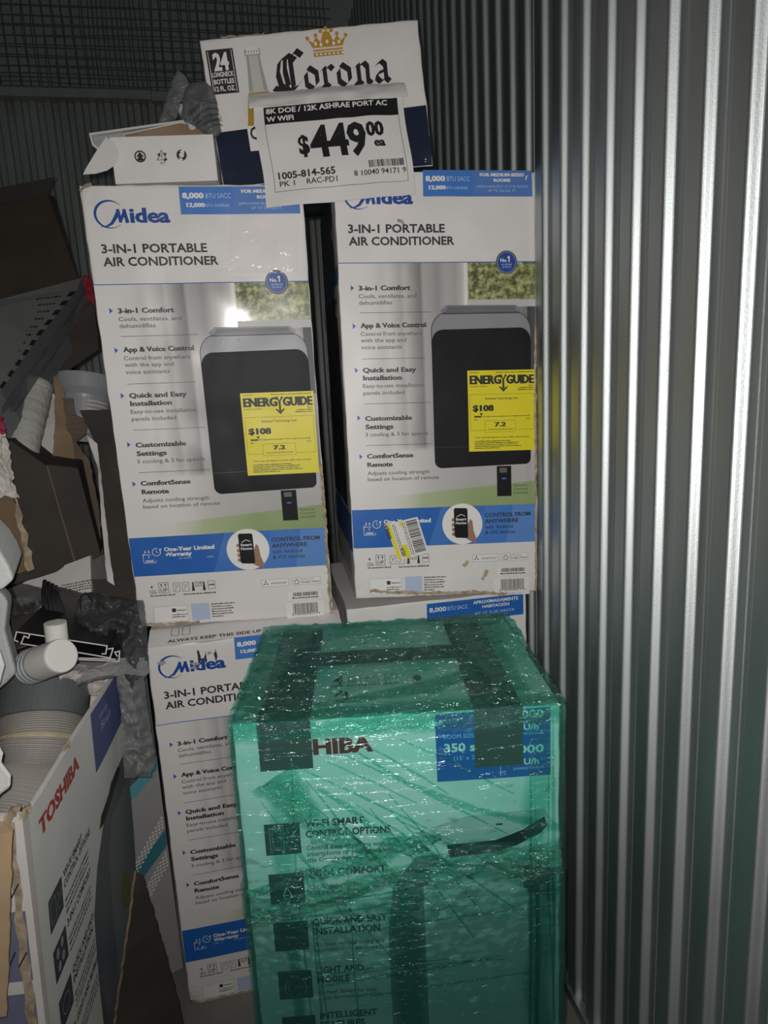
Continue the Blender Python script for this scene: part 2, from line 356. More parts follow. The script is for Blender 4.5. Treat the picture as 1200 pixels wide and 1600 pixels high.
def photo_room():
    """the printed room scene behind the appliance: curtain, window, floor, green rug"""
    m = bpy.data.materials.new('print_room_scene'); nt, N, L, b = link_nodes(m); b.inputs['Roughness'].default_value = 0.36; b.inputs['Coat Weight'].default_value = 0.45; b.inputs['Coat Roughness'].default_value = 0.17
    tc = N.new('ShaderNodeUVMap'); sp = N.new('ShaderNodeSeparateXYZ'); L.new(tc.outputs[0], sp.inputs[0])
    def ramp(src, stops, lo, hi):
        mr = N.new('ShaderNodeMapRange'); mr.inputs[1].default_value = lo; mr.inputs[2].default_value = hi; L.new(src, mr.inputs[0])
        rp = N.new('ShaderNodeValToRGB'); e = rp.color_ramp.elements
        e[0].position = (stops[0][0] - lo) / (hi - lo); e[0].color = (*stops[0][1], 1)
        e[1].position = (stops[-1][0] - lo) / (hi - lo); e[1].color = (*stops[-1][1], 1)
        for p, c in stops[1:-1]:
            k = e.new((p - lo) / (hi - lo)); k.color = (*c, 1)
        L.new(mr.outputs[0], rp.inputs[0]); return rp.outputs[0]
    g = lambda x: (x * 1.05, x, x * 0.97)
    # curtain folds across u
    fold = ramp(sp.outputs[0], [(0, g(.68)), (60, g(.62)), (80, g(.46)), (95, g(.58)), (120, g(.36)), (128, g(.5)), (150, g(.30)), (160, g(.22)), (166, g(.42)), (185, g(.36)), (195, g(.30)), (212, g(.42)), (232, g(.37)), (246, g(.50)), (253, g(.78)), (258, g(.6)), (400, g(.12))], 0, 400)
    floor = ramp(sp.outputs[0], [(0, g(.70)), (110, g(.66)), (180, g(.50)), (260, g(.42)), (400, g(.44))], 0, 400)
    rug = ramp(sp.outputs[0], [(0, (.70, .66, .61)), (90, (.66, .64, .55)), (150, (.44, .49, .30)), (260, (.30, .38, .17)), (400, (.28, .36, .16))], 0, 400)
    def mixf(fac, a, c):
        x = N.new('ShaderNodeMix'); x.data_type = 'RGBA'; L.new(fac, x.inputs[0]); L.new(a, x.inputs[6]); L.new(c, x.inputs[7]); return x.outputs[2]
    def step(src, e, wdt=3.0):
        mr = N.new('ShaderNodeMapRange'); mr.inputs[1].default_value = e - wdt; mr.inputs[2].default_value = e + wdt; L.new(src, mr.inputs[0]); return mr.outputs[0]
    c = mixf(step(sp.outputs[1], 318, 6), floor, fold)
    # rug edge slopes: v = 213 + u * 0.075
    ma = N.new('ShaderNodeMath'); ma.operation = 'MULTIPLY_ADD'; ma.inputs[1].default_value = -0.075; L.new(sp.outputs[0], ma.inputs[0]); L.new(sp.outputs[1], ma.inputs[2])
    c = mixf(step(ma.outputs[0], 213, 1.5), rug, c)
    # the left of the picture fades into the white of the box
    wh = N.new('ShaderNodeRGB'); wh.outputs[0].default_value = (.74, .705, .68, 1)
    ns = N.new('ShaderNodeTexNoise'); ns.inputs['Scale'].default_value = 0.03; L.new(tc.outputs[0], ns.inputs[0])
    mb = N.new('ShaderNodeMath'); mb.operation = 'MULTIPLY_ADD'; mb.inputs[1].default_value = 40; L.new(ns.outputs[0], mb.inputs[0]); L.new(sp.outputs[0], mb.inputs[2])
    mr = N.new('ShaderNodeMapRange'); mr.inputs[1].default_value = 55; mr.inputs[2].default_value = 165; L.new(mb.outputs[0], mr.inputs[0])
    c = mixf(mr.outputs[0], wh.outputs[0], c)
    L.new(c, b.inputs['Base Color']); return m
ROOM = photo_room()

def photo_leaves():
    m = bpy.data.materials.new('print_garden'); nt, N, L, b = link_nodes(m); b.inputs['Roughness'].default_value = 0.36; b.inputs['Coat Weight'].default_value = 0.45; b.inputs['Coat Roughness'].default_value = 0.17
    tc = N.new('ShaderNodeUVMap'); n = N.new('ShaderNodeTexNoise'); n.inputs['Scale'].default_value = 0.075; n.inputs['Detail'].default_value = 8; n.inputs['Roughness'].default_value = 0.7
    L.new(tc.outputs[0], n.inputs[0]); rp = N.new('ShaderNodeValToRGB'); e = rp.color_ramp.elements
    e[0].position = .36; e[0].color = (.03, .04, .015, 1); e[1].position = .66; e[1].color = (.55, .52, .30, 1)
    k = e.new(.46); k.color = (.12, .15, .04, 1); k = e.new(.55); k.color = (.36, .35, .14, 1)
    L.new(n.outputs[0], rp.inputs[0]); L.new(rp.outputs[0], b.inputs['Base Color']); return m
LEAVES = photo_leaves()

def steel(name, base, rough, metal=0.92, aniso=0.0):
    m = bpy.data.materials.new(name); nt, N, L, b = link_nodes(m)
    b.inputs['Metallic'].default_value = metal
    if aniso:      # rolled lengthwise: the sheen spreads up and down the sheet
        cx = N.new('ShaderNodeCombineXYZ'); cx.inputs[2].default_value = 1.0; L.new(cx.outputs[0], b.inputs['Tangent']); b.inputs['Anisotropic'].default_value = aniso; b.inputs['Anisotropic Rotation'].default_value = 0.0
    tc = N.new('ShaderNodeTexCoord')
    n = N.new('ShaderNodeTexNoise'); n.inputs['Scale'].default_value = 9; n.inputs['Detail'].default_value = 5
    mp = N.new('ShaderNodeMapping'); mp.inputs['Scale'].default_value = (1, 1, 0.25); L.new(tc.outputs['Object'], mp.inputs[0]); L.new(mp.outputs[0], n.inputs[0])
    rp = N.new('ShaderNodeValToRGB'); rp.color_ramp.elements[0].position = .3; rp.color_ramp.elements[1].position = .7
    rp.color_ramp.elements[0].color = tuple(c * .86 for c in base) + (1,); rp.color_ramp.elements[1].color = tuple(c * 1.06 for c in base) + (1,)
    L.new(n.outputs[0], rp.inputs[0]); L.new(rp.outputs[0], b.inputs['Base Color'])
    mr = N.new('ShaderNodeMapRange'); mr.inputs[3].default_value = rough - .05; mr.inputs[4].default_value = rough + .06; L.new(n.outputs[0], mr.inputs[0]); L.new(mr.outputs[0], b.inputs['Roughness'])
    f = N.new('ShaderNodeTexNoise'); f.inputs['Scale'].default_value = 330; f.inputs['Detail'].default_value = 3; L.new(tc.outputs['Object'], f.inputs[0])
    bp = N.new('ShaderNodeBump'); bp.inputs['Strength'].default_value = .16; bp.inputs['Distance'].default_value = .001; L.new(f.outputs[0], bp.inputs['Height']); L.new(bp.outputs[0], b.inputs['Normal'])
    return m
STEEL = steel('galvanised_steel', (0.50, 0.53, 0.525), 0.52, 0.97, 0.58)
STEELB = steel('back_wall_steel', (0.50, 0.525, 0.49), 0.5, 0.6)

# ------------------------------------------------------------------ the storage unit
CONC = mat('concrete', (0.20, 0.185, 0.165), 0.75, var=0.3, scale=5, bump=0.2, bscale=30)
mb = MB(); mb.box((-2.4, -0.9, -0.08), (0.66, 4.6, -0.022), CONC); struct(mb.build('floor'))

def ribbed(t0, t1, pitch, depth, crest, flank, phase):
    """profile (t, d) of a ribbed sheet: d = 0 on the crest nearest the room"""
    pts = []; k = math.floor((t0 - phase) / pitch) - 1
    while phase + k * pitch < t1:
        a = phase + k * pitch           # middle of the rising flank
        f = flank / 2
        S = lambda q: q - math.sin(2 * math.pi * q) / (2 * math.pi) * 0.8      # straight in the middle, rounded into the flats
        for i in range(13): pts.append((a - f + flank * i / 12, depth * (1 - S(i / 12))))
        pts.append((a + f + crest * .5, -0.0002))
        for i in range(13): pts.append((a + f + crest + flank * i / 12, depth * S(i / 12)))
        # a fine line rolled into the valley
        va = a + 3 * f + crest; vb = a + pitch - f; vm = (va + vb) / 2
        pts += [(vm - .0018, depth), (vm, depth - .0012), (vm + .0018, depth)]
        k += 1
    return [p for p in pts if t0 <= p[0] <= t1]

WX = 0.5690      # crest line of the right wall
prof = ribbed(-0.8, 4.4, 0.0808, 0.0136, 0.027, 0.0146, 1.370)
mb = MB(); zs = [-.022, 0.4, 0.8, 1.2, 1.6, 2.0, 2.5, 3.03]
mb.grid(lambda a, b: (WX + prof[round(a * (len(prof) - 1))][1], prof[round(a * (len(prof) - 1))][0], zs[round(b * 7)]), len(prof) - 1, 7, STEEL)
for yy in (0.852, 1.352, 2.90):      # lap joints between sheets
    mb.prism([(WX + .0127, yy - .0030, .02), (WX + .0095, yy - .0004, .02), (WX + .0127, yy + .0002, .02)], (0, 0, 3.0), STEEL)
o = struct(mb.build('wall_right', merge=False, recalc=False))
mb = MB(); mb.box((WX + .0150, -.8, -.022), (WX + .06, 4.4, 3.03), STEEL); struct(mb.build('trim_1'))
# bottom channel along the wall
mb = MB(); mb.box((WX - .006, -.8, -.022), (WX + .0120, 4.35, .004), STEEL); struct(mb.build('baseboard_right'))

prof2 = ribbed(-2.4, 0.60, 0.0808, 0.020, 0.030, 0.016, -0.01)
mb = MB(); mb.grid(lambda a, b: (prof2[round(a * (len(prof2) - 1))][0], 4.40 + prof2[round(a * (len(prof2) - 1))][1], -.022 + 3.02 * b), len(prof2) - 1, 4, STEELB)
struct(mb.build('wall_back', merge=False, recalc=False))
WIRE = mat('mesh_wire', (0.17, 0.18, 0.17), 0.6, 0.2)
# header beam on top of the back wall, two lengths
mb = MB(); mb.box((-2.4, 4.33, 2.985), (-0.46, 4.42, 3.03), STEELB); mb.box((-2.4, 4.37, 3.03), (-0.46, 4.42, 3.055), WIRE)
mb.box((-0.458, 4.335, 2.98), (0.60, 4.42, 3.028), STEELB); mb.box((-0.458, 4.374, 3.028), (0.60, 4.42, 3.05), WIRE)
struct(mb.build('trim_2'))
prof3 = ribbed(-0.9, 4.4, 0.066, 0.019, 0.030, 0.012, 0.0)
mb = MB(); mb.grid(lambda a, b: (-2.4 - prof3[round(a * (len(prof3) - 1))][1], prof3[round(a * (len(prof3) - 1))][0], -.022 + 3.02 * b), len(prof3) - 1, 4, STEELB)
struct(mb.build('wall_left', merge=False, recalc=False))
# wire mesh above the back wall and the dim roof lining behind it
LINING = mat('roof_lining', (0.46, 0.50, 0.46), 0.75, var=0.15, scale=2)
def mesh_panel(y, pitch, wob, sd, r):
    mb = MB(); x = -2.3; k = 0
    while x < 0.60:
        mb.tube([(x + wob * nz(k * .37, j * .5, 0, sd) , y, 3.05 + j * .2) for j in range(6)], r, WIRE, 5, False); x += pitch; k += 1
    z = 3.10; k = 0
    while z < 4.05:
        mb.tube([(-2.3 + j * .29, y - 2 * r, z + wob * nz(j * .4, k * .41, 3, sd)) for j in range(11)], r, WIRE, 5, False); z += pitch; k += 1
    return mb
struct(mesh_panel(4.385, 0.052, 0.012, 1, 0.0034).build('trim_3', merge=False, recalc=False))
struct(mesh_panel(4.60, 0.052, 0.03, 2, 0.003).build('trim_4', merge=False, recalc=False))
mb = MB(); mb.box((-3.2, 5.0, 2.6), (1.4, 5.06, 4.6), LINING); struct(mb.build('ceiling'))

# ------------------------------------------------------------------ cartons
def face_disp(u, v, W, H, sd, amp):
    """how far (m) the card swells out of flat at u, v (mm)"""
    e = min(u, W - u) / 60.0; e = max(0.0, min(1.0, e)); e2 = max(0.0, min(1.0, min(v, H - v) / 60.0))
    d = amp * (nz(u * .006, v * .005, 0, sd) + .5 * nz(u * .02, v * .016, 2, sd)) * (0.25 + 0.75 * e * e2)
    return d

def carton(W, H, D, sd, parent, mat_body, amp=0.0025, side=None, corners=(0, 0, 0, 0), crush=0.004, name='carton_body', hi=True, swell=None):
    """a closed carton; local x across, y back, z up, origin at the bottom front left. returns P(u, v, lift) for its front"""
    bl, br, tl, tr = corners       # mm the front corners are pushed up or down
    def shift(u, v): return ((bl * (1 - u / W) + br * u / W) * (1 - v / H) + (tl * (1 - u / W) + tr * u / W) * (v / H))
    def crumple(u, v):
        """dents near the edges and corners"""
        d = 0.0
        for cu, cv in ((0, 0), (W, 0), (0, H), (W, H)):
            r = math.hypot(u - cu, v - cv) / 45.0
            if r < 1: d += (1 - r) ** 2 * crush * (0.8 + nz(u * .05, v * .05, cu, sd))
        return d
    def P(u, v, lift=0.0):
        y = -face_disp(u, v, W, H, sd, amp) + crumple(u, v) - lift
        if swell: y -= swell[2] * math.exp(-((u - swell[0]) ** 2 + (v - swell[1]) ** 2) / (2 * swell[3] ** 2))
        return ((u) / 1000, y, (v + shift(u, v)) / 1000)
    mb = MB(); nu, nv = (28, 60) if hi else (10, 20)
    def rnd(i, n):               # tighter rows next to the edges
        t = i; return t
    us = [0, 2, 6] + [6 + (W - 12) * i / nu for i in range(1, nu)] + [W - 6, W - 2, W]
    vs = [0, 2, 6] + [6 + (H - 12) * i / nv for i in range(1, nv)] + [H - 6, H - 2, H]
    def edge_in(u, v):
        d = min(u, W - u, v, H - v); return 0.0016 if d < 1 else (0.0004 if d < 3 else 0)
    V = []; F = []
    for v in vs:
        for u in us:
            p = P(u, v); y = p[1] + edge_in(u, v)
            x = p[0]; z = p[2]
            if u < 1 or u > W - 1: x += (nz(v * .03, 1, u, sd)) * .0016
            if v < 1 or v > H - 1: z += (nz(u * .03, 2, v, sd)) * .0018
            V.append((x, y, z))
    n = len(us)
    for j in range(len(vs) - 1):
        for i in range(n - 1): F.append((j * n + i, j * n + i + 1, (j + 1) * n + i + 1, (j + 1) * n + i))
    mb.add(V, F, mat_body)
    # back and sides stitched to the rim of the front
    rim = [(i) for i in range(n)] + [j * n + n - 1 for j in range(1, len(vs))] + [(len(vs) - 1) * n + i for i in range(n - 2, -1, -1)] + [j * n for j in range(len(vs) - 2, 0, -1)]
    loops = [[V[i] for i in rim]]
    for q, yy in enumerate((0.004, 0.08, 0.2, 0.3, D / 1000 - .002, D / 1000)):
        g = []
        for i in rim:
            x, y, z = V[i]; k = .0015 if yy == D / 1000 else 0
            cx = x + (nz(z * 9, yy * 9, 1, sd) * .003 if (x < .003 or x > W / 1000 - .003) else 0)
            g.append((min(max(cx, k - .002), W / 1000 - k + .002), yy, max(z, k)))
        loops.append(g)
    m = len(rim); vv = [p for l in loops for p in l]; ff = []
    sm = side or mat_body
    for q in range(len(loops) - 1):
        ff += [(q * m + (i + 1) % m, q * m + i, (q + 1) * m + i, (q + 1) * m + (i + 1) % m) for i in range(m)]
    mb.add(vv, ff, sm)
    c = Vector((W / 2000, D / 1000, H / 2000)); last = (len(loops) - 1) * m
    mb.add(loops[-1] + [tuple(c)], [((i + 1) % m, i, m) for i in range(m)], sm)
    mb.build(name, parent, smooth=False, recalc=False)
    return P

def torn_edge(P, pts, parent, sd, wd=7, name='torn_edge', n=5):
    """raw kraft showing where an edge of the print has worn off, following pts (mm)"""
    mb = MB(); rg = random.Random(sd)
    for (u0, v0), (u1, v1) in zip(pts, pts[1:]):
        k = max(2, int(math.hypot(u1 - u0, v1 - v0) / 6)); V = []
        du, dv = (u1 - u0), (v1 - v0); l = math.hypot(du, dv); nu_, nv_ = -dv / l, du / l
        for i in range(k + 1):
            t = i / k; a = wd * (0.35 + 0.65 * rg.random()); b = wd * .5 * rg.random()
            u, v = u0 + du * t, v0 + dv * t
            V += [P(u + nu_ * a, v + nv_ * a, .0016), P(u - nu_ * b, v - nv_ * b, .0024 + .002 * rg.random())]
        mb.add(V, [(2 * i, 2 * i + 1, 2 * i + 3, 2 * i + 2) for i in range(k)], TORN)
    return mb.build(name, parent, merge=False, recalc=False)

def brand_mark(s, m, u=20, v=783, k=1.0):
    """swoosh round an italic M, then the rest of the word"""
    q = lambda pts: [(u + a * k, v + b * k) for a, b in pts]
    n = 40; pts = []; ws = []
    for i in range(n + 1):
        t = i / n; a = R(42 + t * 268); pts.append((26 + 26 * math.cos(a), 24 + 23.5 * math.sin(a))); ws.append((0.8 + 4.2 * math.sin(math.pi * min(1, t * 1.05)) ** 1.2 * (1.15 - .5 * t)) * k)
    s.stroke(q(pts), ws, m, 2)
    s.stroke(q([(8, 3), (18, 3.5), (27, 8), (34, 17), (42, 31)]), [1 * k, 3 * k, 5 * k, 6.4 * k, 6 * k], m, 3)
    s.stroke(q([(40, 33), (43.5, 10)]), [6 * k, 5.6 * k], m, 3)
    s.stroke(q([(42, 10), (53, 31)]), [5 * k, 6 * k], m, 3)
    s.stroke(q([(51, 33), (55.5, 9)]), [6 * k, 6.6 * k], m, 3)
    s.text('idea', u + 61 * k, v + 10 * k, 25 * k, m, w=70 * k, bold=2, L=3, heavy=.7 * k)

def icon_row(s):
    s.text('4', 30, 83, 7, INK, bold=1); s.stroke([(27, 78), (40, 78)], 1.2, INK, 2); s.scribble(28, 72.5, 42, 2.6, INK)
    s.frame(46, 72, 66, 95, .9, INK); s.text('UP', 49, 75, 7, INK, w=14, bold=1)
    for x in (52, 60): s.stroke([(x, 83), (x, 91)], 1, INK, 2); s.poly([(x - 2.6, 89), (x + 2.6, 89), (x, 93)], INK, 2)
    for x in (75, 93): s.frame(x, 73, x + 14, 93, .9, GREYT); s.stroke([(x + 3, 76), (x + 11, 90)], 1, GREYT, 2); s.stroke([(x + 3, 90), (x + 7, 84)], 1, GREYT, 2)
    s.frame(119, 82, 133, 93, .9, GREYT); s.text('TEAM', 120, 88, 3, INK, w=12, bold=1); s.text('LIFT', 121, 83.5, 3, INK, w=10, bold=1)
    for x in (115, 137): s.poly([(x - 3, 73), (x + 3, 73), (x + 1.5, 88), (x - 1.5, 88)], INK, 2); s.ell(x, 90, 2, 2.2, INK, 2, 12)
    s.frame(145, 75, 160, 93, .9, GREYT); s.scribble(147, 83, 158, 3, INK, 2, 5)
    s.scribble(28, 66, 78, 3, INK, 2, 8); s.scribble(94, 65.5, 160, 3, INK, 2, 9)

def midea_print(P, parent, spanish=False, sd=0, scuffs=True):
    s = Sheet(P)
    # header panel
    pan = [(173, 854), (393, 854), (393, 806), (172, 806)]
    s.quad([pan[3], (271, 806), (272, 854), pan[0]], BLUE if spanish else LBLUE, 0)
    s.quad([(271, 806), pan[2], pan[1], (272, 854)], BLUE if spanish else mat_cache('ink_panel_right', (0.085, 0.20, 0.50)), 0)
    if spanish:
        s.text('8,000', 178, 834, 10, PWHITE, w=38, bold=2); s.text('BTU SACC', 219, 834, 9, PBLUE, w=46)
        s.text('APROXIMADAMENTE', 277, 842, 7, PWHITE, w=104, bold=2); s.text('HABITACIÓN', 329, 831, 6.5, PWHITE, w=62, bold=2, al='c')
        s.text("DE 15' X 20' HASTA", 282, 817, 6, PBLUE, w=90); s.text('350 SQ. PIE', 300, 809, 5.5, PBLUE, w=56)
        s.build('printed_front', parent); return
    s.text('8,000', 178, 834, 9.5, PWHITE, w=38, bold=2, heavy=.5); s.text('BTU SACC', 220, 834, 8.5, PBLUE, w=46)
    s.text('12,000', 184, 819, 7, PWHITE, w=33, bold=2, heavy=.4); s.text('BTU ASHRAE', 219, 819, 5, PBLUE, w=42)
    s.text('FOR MEDIUM-SIZED', 331, 843, 5.6, PWHITE, w=90, bold=2, al='c', heavy=.3); s.text('ROOMS', 331, 833, 5.6, PWHITE, w=34, bold=2, al='c', heavy=.3)
    s.text("APPROXIMATELY 15' X 20' ROOM", 331, 822, 4.4, PBLUE, w=104, al='c'); s.text('UP TO 350 SQ. FT.', 331, 814.5, 4.4, PBLUE, w=58, al='c')
    brand_mark(s, LOGOB)
    s.text('3-IN-1 PORTABLE', 23, 740, 15.5, INK, w=190, bold=2); s.text('AIR CONDITIONER', 23, 717, 15.5, INK, w=209, bold=2)
    # printed room scene
    s.rect(1, 190, 398, 684, ROOM, 0, 10)
    s.rect(258, 612, 398, 684, LEAVES, 1, 10); s.rect(256, 598, 398, 613, mat_cache('print_sill', (.52, .50, .49)), 1, 10)
    s.rect(381, 470, 398, 598, mat_cache('print_dark_wall', (.045, .045, .05)), 1)
    s.rect(0.5, 683.2, 399, 684.8, BLUE, 2, 20)
    # award seal
    s.ell(338, 683, 22, 22.5, mat_cache('seal_grey', (.24, .27, .33)), 3); s.ring(338, 683, 21, 1.6, INK, 4); s.ell(338, 683, 18.4, 18.8, LOGOB, 4)
    s.text('No.', 325, 684, 6.5, PWHITE, w=14, bold=2, L=5); s.text('1', 342, 684, 11, PWHITE, bold=2, L=5); s.stroke([(339.5, 691), (343.5, 694.5)], 2, PWHITE, 5)
    s.text('AC BRAND', 338, 677.5, 3, PBLUE, w=22, bold=1, L=5, al='c'); s.text('IN THE US', 338, 672.5, 3, PBLUE, w=18, bold=1, L=5, al='c')
    # the five bullets
    def tri(v): s.poly([(22.5, v - 5.5), (22.5, v + 5.5), (29, v)], BLUE, 2)
    def big(t, v, w): s.text(t, 38, v, 9.2, INK, w=w, bold=2, heavy=.35)
    def sm(t, v, w, m=None): s.text(t, 37, v, 7.6, m or GREYT, w=w, bold=1)
    tri(637); big('3-in-1 Comfort', 632, 102); sm('Cools, ventilates, and', 617.5, 115); sm('dehumidifies', 605, 66)
    tri(564); big('App & Voice Control', 560.5, 131); sm('Control from anywhere', 545, 124); sm('with the app and', 532.5, 91); sm('voice assistants', 519, 82)
    tri(478); big('Quick and Easy', 473.5, 108); big('Installation', 458, 78); sm('Easy-to-use installation', 443, 124); sm('panels included', 429, 84)
    tri(383); big('Customizable', 377, 96); big('Settings', 360, 57); sm('3 cooling & 3 fan speeds', 345, 130)
    tri(304); big('ComfortSense', 300, 96); big('Remote', 282.5, 52); sm('Adjusts cooling strength', 265.5, 130); sm('based on location of remote', 253, 150)
    for v, b in ((589, 143), (499.5, 128), (410.5, 137), (326, 137)): s.rect(37, v, 37 + b, v + .9, INK, 2, 20)
    # the appliance
    n = 12
    arc = lambda cu, cv, r, a0, a1: [(cu + r * math.cos(R(a0 + (a1 - a0) * i / n)), cv + r * math.sin(R(a0 + (a1 - a0) * i / n))) for i in range(n + 1)]
    body = [(183, 277.5)]
    s.poly(arc(194, 290, 15, 180, 270) + arc(374, 291, 12, 270, 360) + [(388, 400), (388, 548)] + arc(350, 552, 38, 0, 80) + [(356, 601), (212, 602)] + arc(217, 552, 38, 100, 180), BLACKP, 2)
    s.poly([(180, 528), (387, 528), (387, 550)] + arc(350, 552, 36.5, 0, 80) + [(356, 594), (212, 595)] + arc(217, 552, 36.5, 100, 180), CREST2, 3)
    s.poly([(180, 500), (387, 500)] + arc(363, 533, 24, 0, 90) + arc(204, 531, 24, 90, 180), BLACKP, 4)
    s.poly([(212, 601.5), (357, 600.5), (368, 592), (364, 587), (202, 587), (199, 592)], CREST, 4); s.poly([(206, 587), (364, 587.5), (366, 585), (203, 584.6)], INK, 5)
    s.poly([(216, 599.5), (352, 598.8), (357, 591), (210, 590.5)], mat_cache('print_vent', (.13, .13, .145)), 5)
    s.stroke([(180, 545)] + arc(217, 552, 37, 180, 104)[::1] + [(212, 589), (356, 589)] + arc(350, 552, 37, 76, 0), 1.0, INK, 5)
    s.rect(181, 318, 387, 319, mat_cache('print_seam', (.03, .03, .032)), 3, 20)
    brand_mark(s, PWHITE, 266, 523, .19)
    # the remote
    s.rect(311, 212, 342.5, 276, BLACKP, 5); s.rect(317, 262, 333, 272, GREYT, 6); s.rect(322, 248, 331, 251, LBLUE, 6)
    for v, t in ((232, 'Remote'), (224, 'Control'), (216, 'Included')): s.text(t, 348, v, 5, mat_cache('ink_moss', (.09, .12, .05)), w=30, bold=1)
    # blue band
    s.rect(1, 111, 399, 193, BLUE, 2, 12); s.rows([(111, 160, 399), (193, 190, 399)], mat_cache('band_mid', (.04, .165, .50)), 3); s.rows([(111, 255, 399), (193, 285, 399)], LBLUE, 4); s.rows([(111, 330, 399), (193, 345, 399)], mat_cache('band_pale', (.10, .24, .57)), 5)
    s.stroke([(28, 158), (24, 158), (24, 139), (48, 139), (48, 143)], 1.2, PWHITE, 3); s.stroke([(24, 156), (40, 156)], 1, PWHITE, 3)
    for x in (29, 36): s.stroke([(x, 159), (x, 166)], 1.2, PWHITE, 3); s.stroke([(x - 2, 162), (x + 2, 162)], .9, PWHITE, 3)
    s.text('1', 35, 148.5, 5.5, PWHITE, bold=2, al='c'); s.text('year', 36, 141, 5.5, PWHITE, w=17, bold=2, al='c')
    s.ring(51, 161, 8, 1.2, PWHITE, 3, -290, 20); s.stroke([(51, 166), (51, 160), (55, 160)], 1, PWHITE, 3); s.poly([(56, 167), (62, 168), (58, 162)], PWHITE, 3)
    s.text('One-Year Limited', 66, 161.5, 8.6, PWHITE, w=100, bold=2, heavy=.3); s.text('Warranty', 66, 150.5, 8.6, PWHITE, w=54, bold=2, heavy=.3); s.text('See written warranty for details.', 66, 143.5, 4, PBLUE, w=98)
    s.ell(234, 155, 43.5, 44, PWHITE, 6, 48)
    # printed hand holding a phone
    s.poly([(243, 122), (262, 112), (264, 122), (258, 140), (256, 160), (251, 166), (244, 150)], SKIN, 7)
    for v in (165, 154, 144, 134): s.rows([(v - 4, 212, 219), (v, 210.5, 219), (v + 3.5, 212.5, 219)], SKIN, 7)
    s.poly([(220, 126), (243, 124), (246, 127), (245.5, 186), (243, 189), (219, 190), (216, 187), (216.5, 129)], BLACKP, 9)
    s.text('Smart', 231, 163, 5.4, PWHITE, w=23, bold=2, L=11, al='c'); s.text('Home', 231, 155, 5.4, PWHITE, w=23, bold=2, L=11, al='c'); s.stroke([(222, 171), (231, 176), (240, 172)], 1.4, PWHITE, 11)
    s.text('CONTROL FROM', 283, 168.5, 8.4, INK, w=101, bold=2, L=7); s.text('ANYWHERE', 283, 155.5, 8.4, INK, w=74, bold=2, L=7)
    s.text('with Android', 283, 143, 7.6, INK, w=62, bold=1, L=7); s.text('& iOS devices', 283, 131.5, 7.6, INK, w=67, bold=1, L=7)
    icon_row(s)
    # badges
    s.rect(255, 71, 312, 87, PWHITE, 2); s.frame(255, 71, 312, 87, .5, GREYT, 3); s.text('matter', 275, 76, 6.2, GREYT, w=34, L=4)
    for a in (90, 210, 330): s.stroke([(263.5 + 1.5 * math.cos(R(a)), 79 + 1.5 * math.sin(R(a))), (263.5 + 5.5 * math.cos(R(a)), 79 + 5.5 * math.sin(R(a)))], 2.2, INK, 4)
    s.rect(320, 71, 379, 87, PWHITE, 2); s.frame(320, 71, 379, 87, .5, GREYT, 3); s.text('WORKS WITH', 337, 81.5, 2.6, GREYT, w=26, L=4); s.text('Google Home', 337, 75, 5, GREYT, w=40, bold=1, L=4)
    s.stroke([(324, 74), (324, 79.5), (328.5, 84), (333, 79.5), (333, 74)], 1.8, LBLUE, 4, closed=True); s.stroke([(324, 79.5), (328.5, 84), (333, 79.5)], 1.8, PKRED, 5)
    s.rect(309, 39, 377, 56, PWHITE, 2); s.bars(318, 46, 372, 54.5, BLACK, 3, 3); s.scribble(316, 41, 373, 3, INK, 3, 6)
    s.rect(302, -6, 382, 32, PWHITE, 2); s.bars(316, 7, 370, 30, BLACK, 3, 4); s.text('810040941719', 313, 3, 4.6, INK, w=60, L=3); s.text('MAP08ABK1TWT', 318, -4, 3, GREYT, w=48, L=3)
    s.rect(30, 8, 99, 43, PWHITE, 2); s.frame(30, 8, 99, 43, .4, GREYT, 3)
    s.rect(67, 29, 75, 37, INK, 3); s.scribble(77, 31, 96, 3.2, GREYT, 3, 3); s.scribble(66, 22, 97, 2.6, GREYT, 3, 4); s.scribble(66, 17, 94, 2.6, GREYT, 3, 5)
    s.rect(106, 8, 143, 45, mat_cache('ink_blue_wash', (.45, .52, .68)), 2)
    for i, v in enumerate((40, 34.5, 29, 23.5, 18, 12.5)): s.scribble(147, v, (196, 190, 193, 188, 191, 170)[i], 3, GREYT, 3, 20 + i)
    s.build('printed_front', parent)

_mc = {}
def mat_cache(n, c):
    if n not in _mc: _mc[n] = mat(n, c, 0.45)
    return _mc[n]

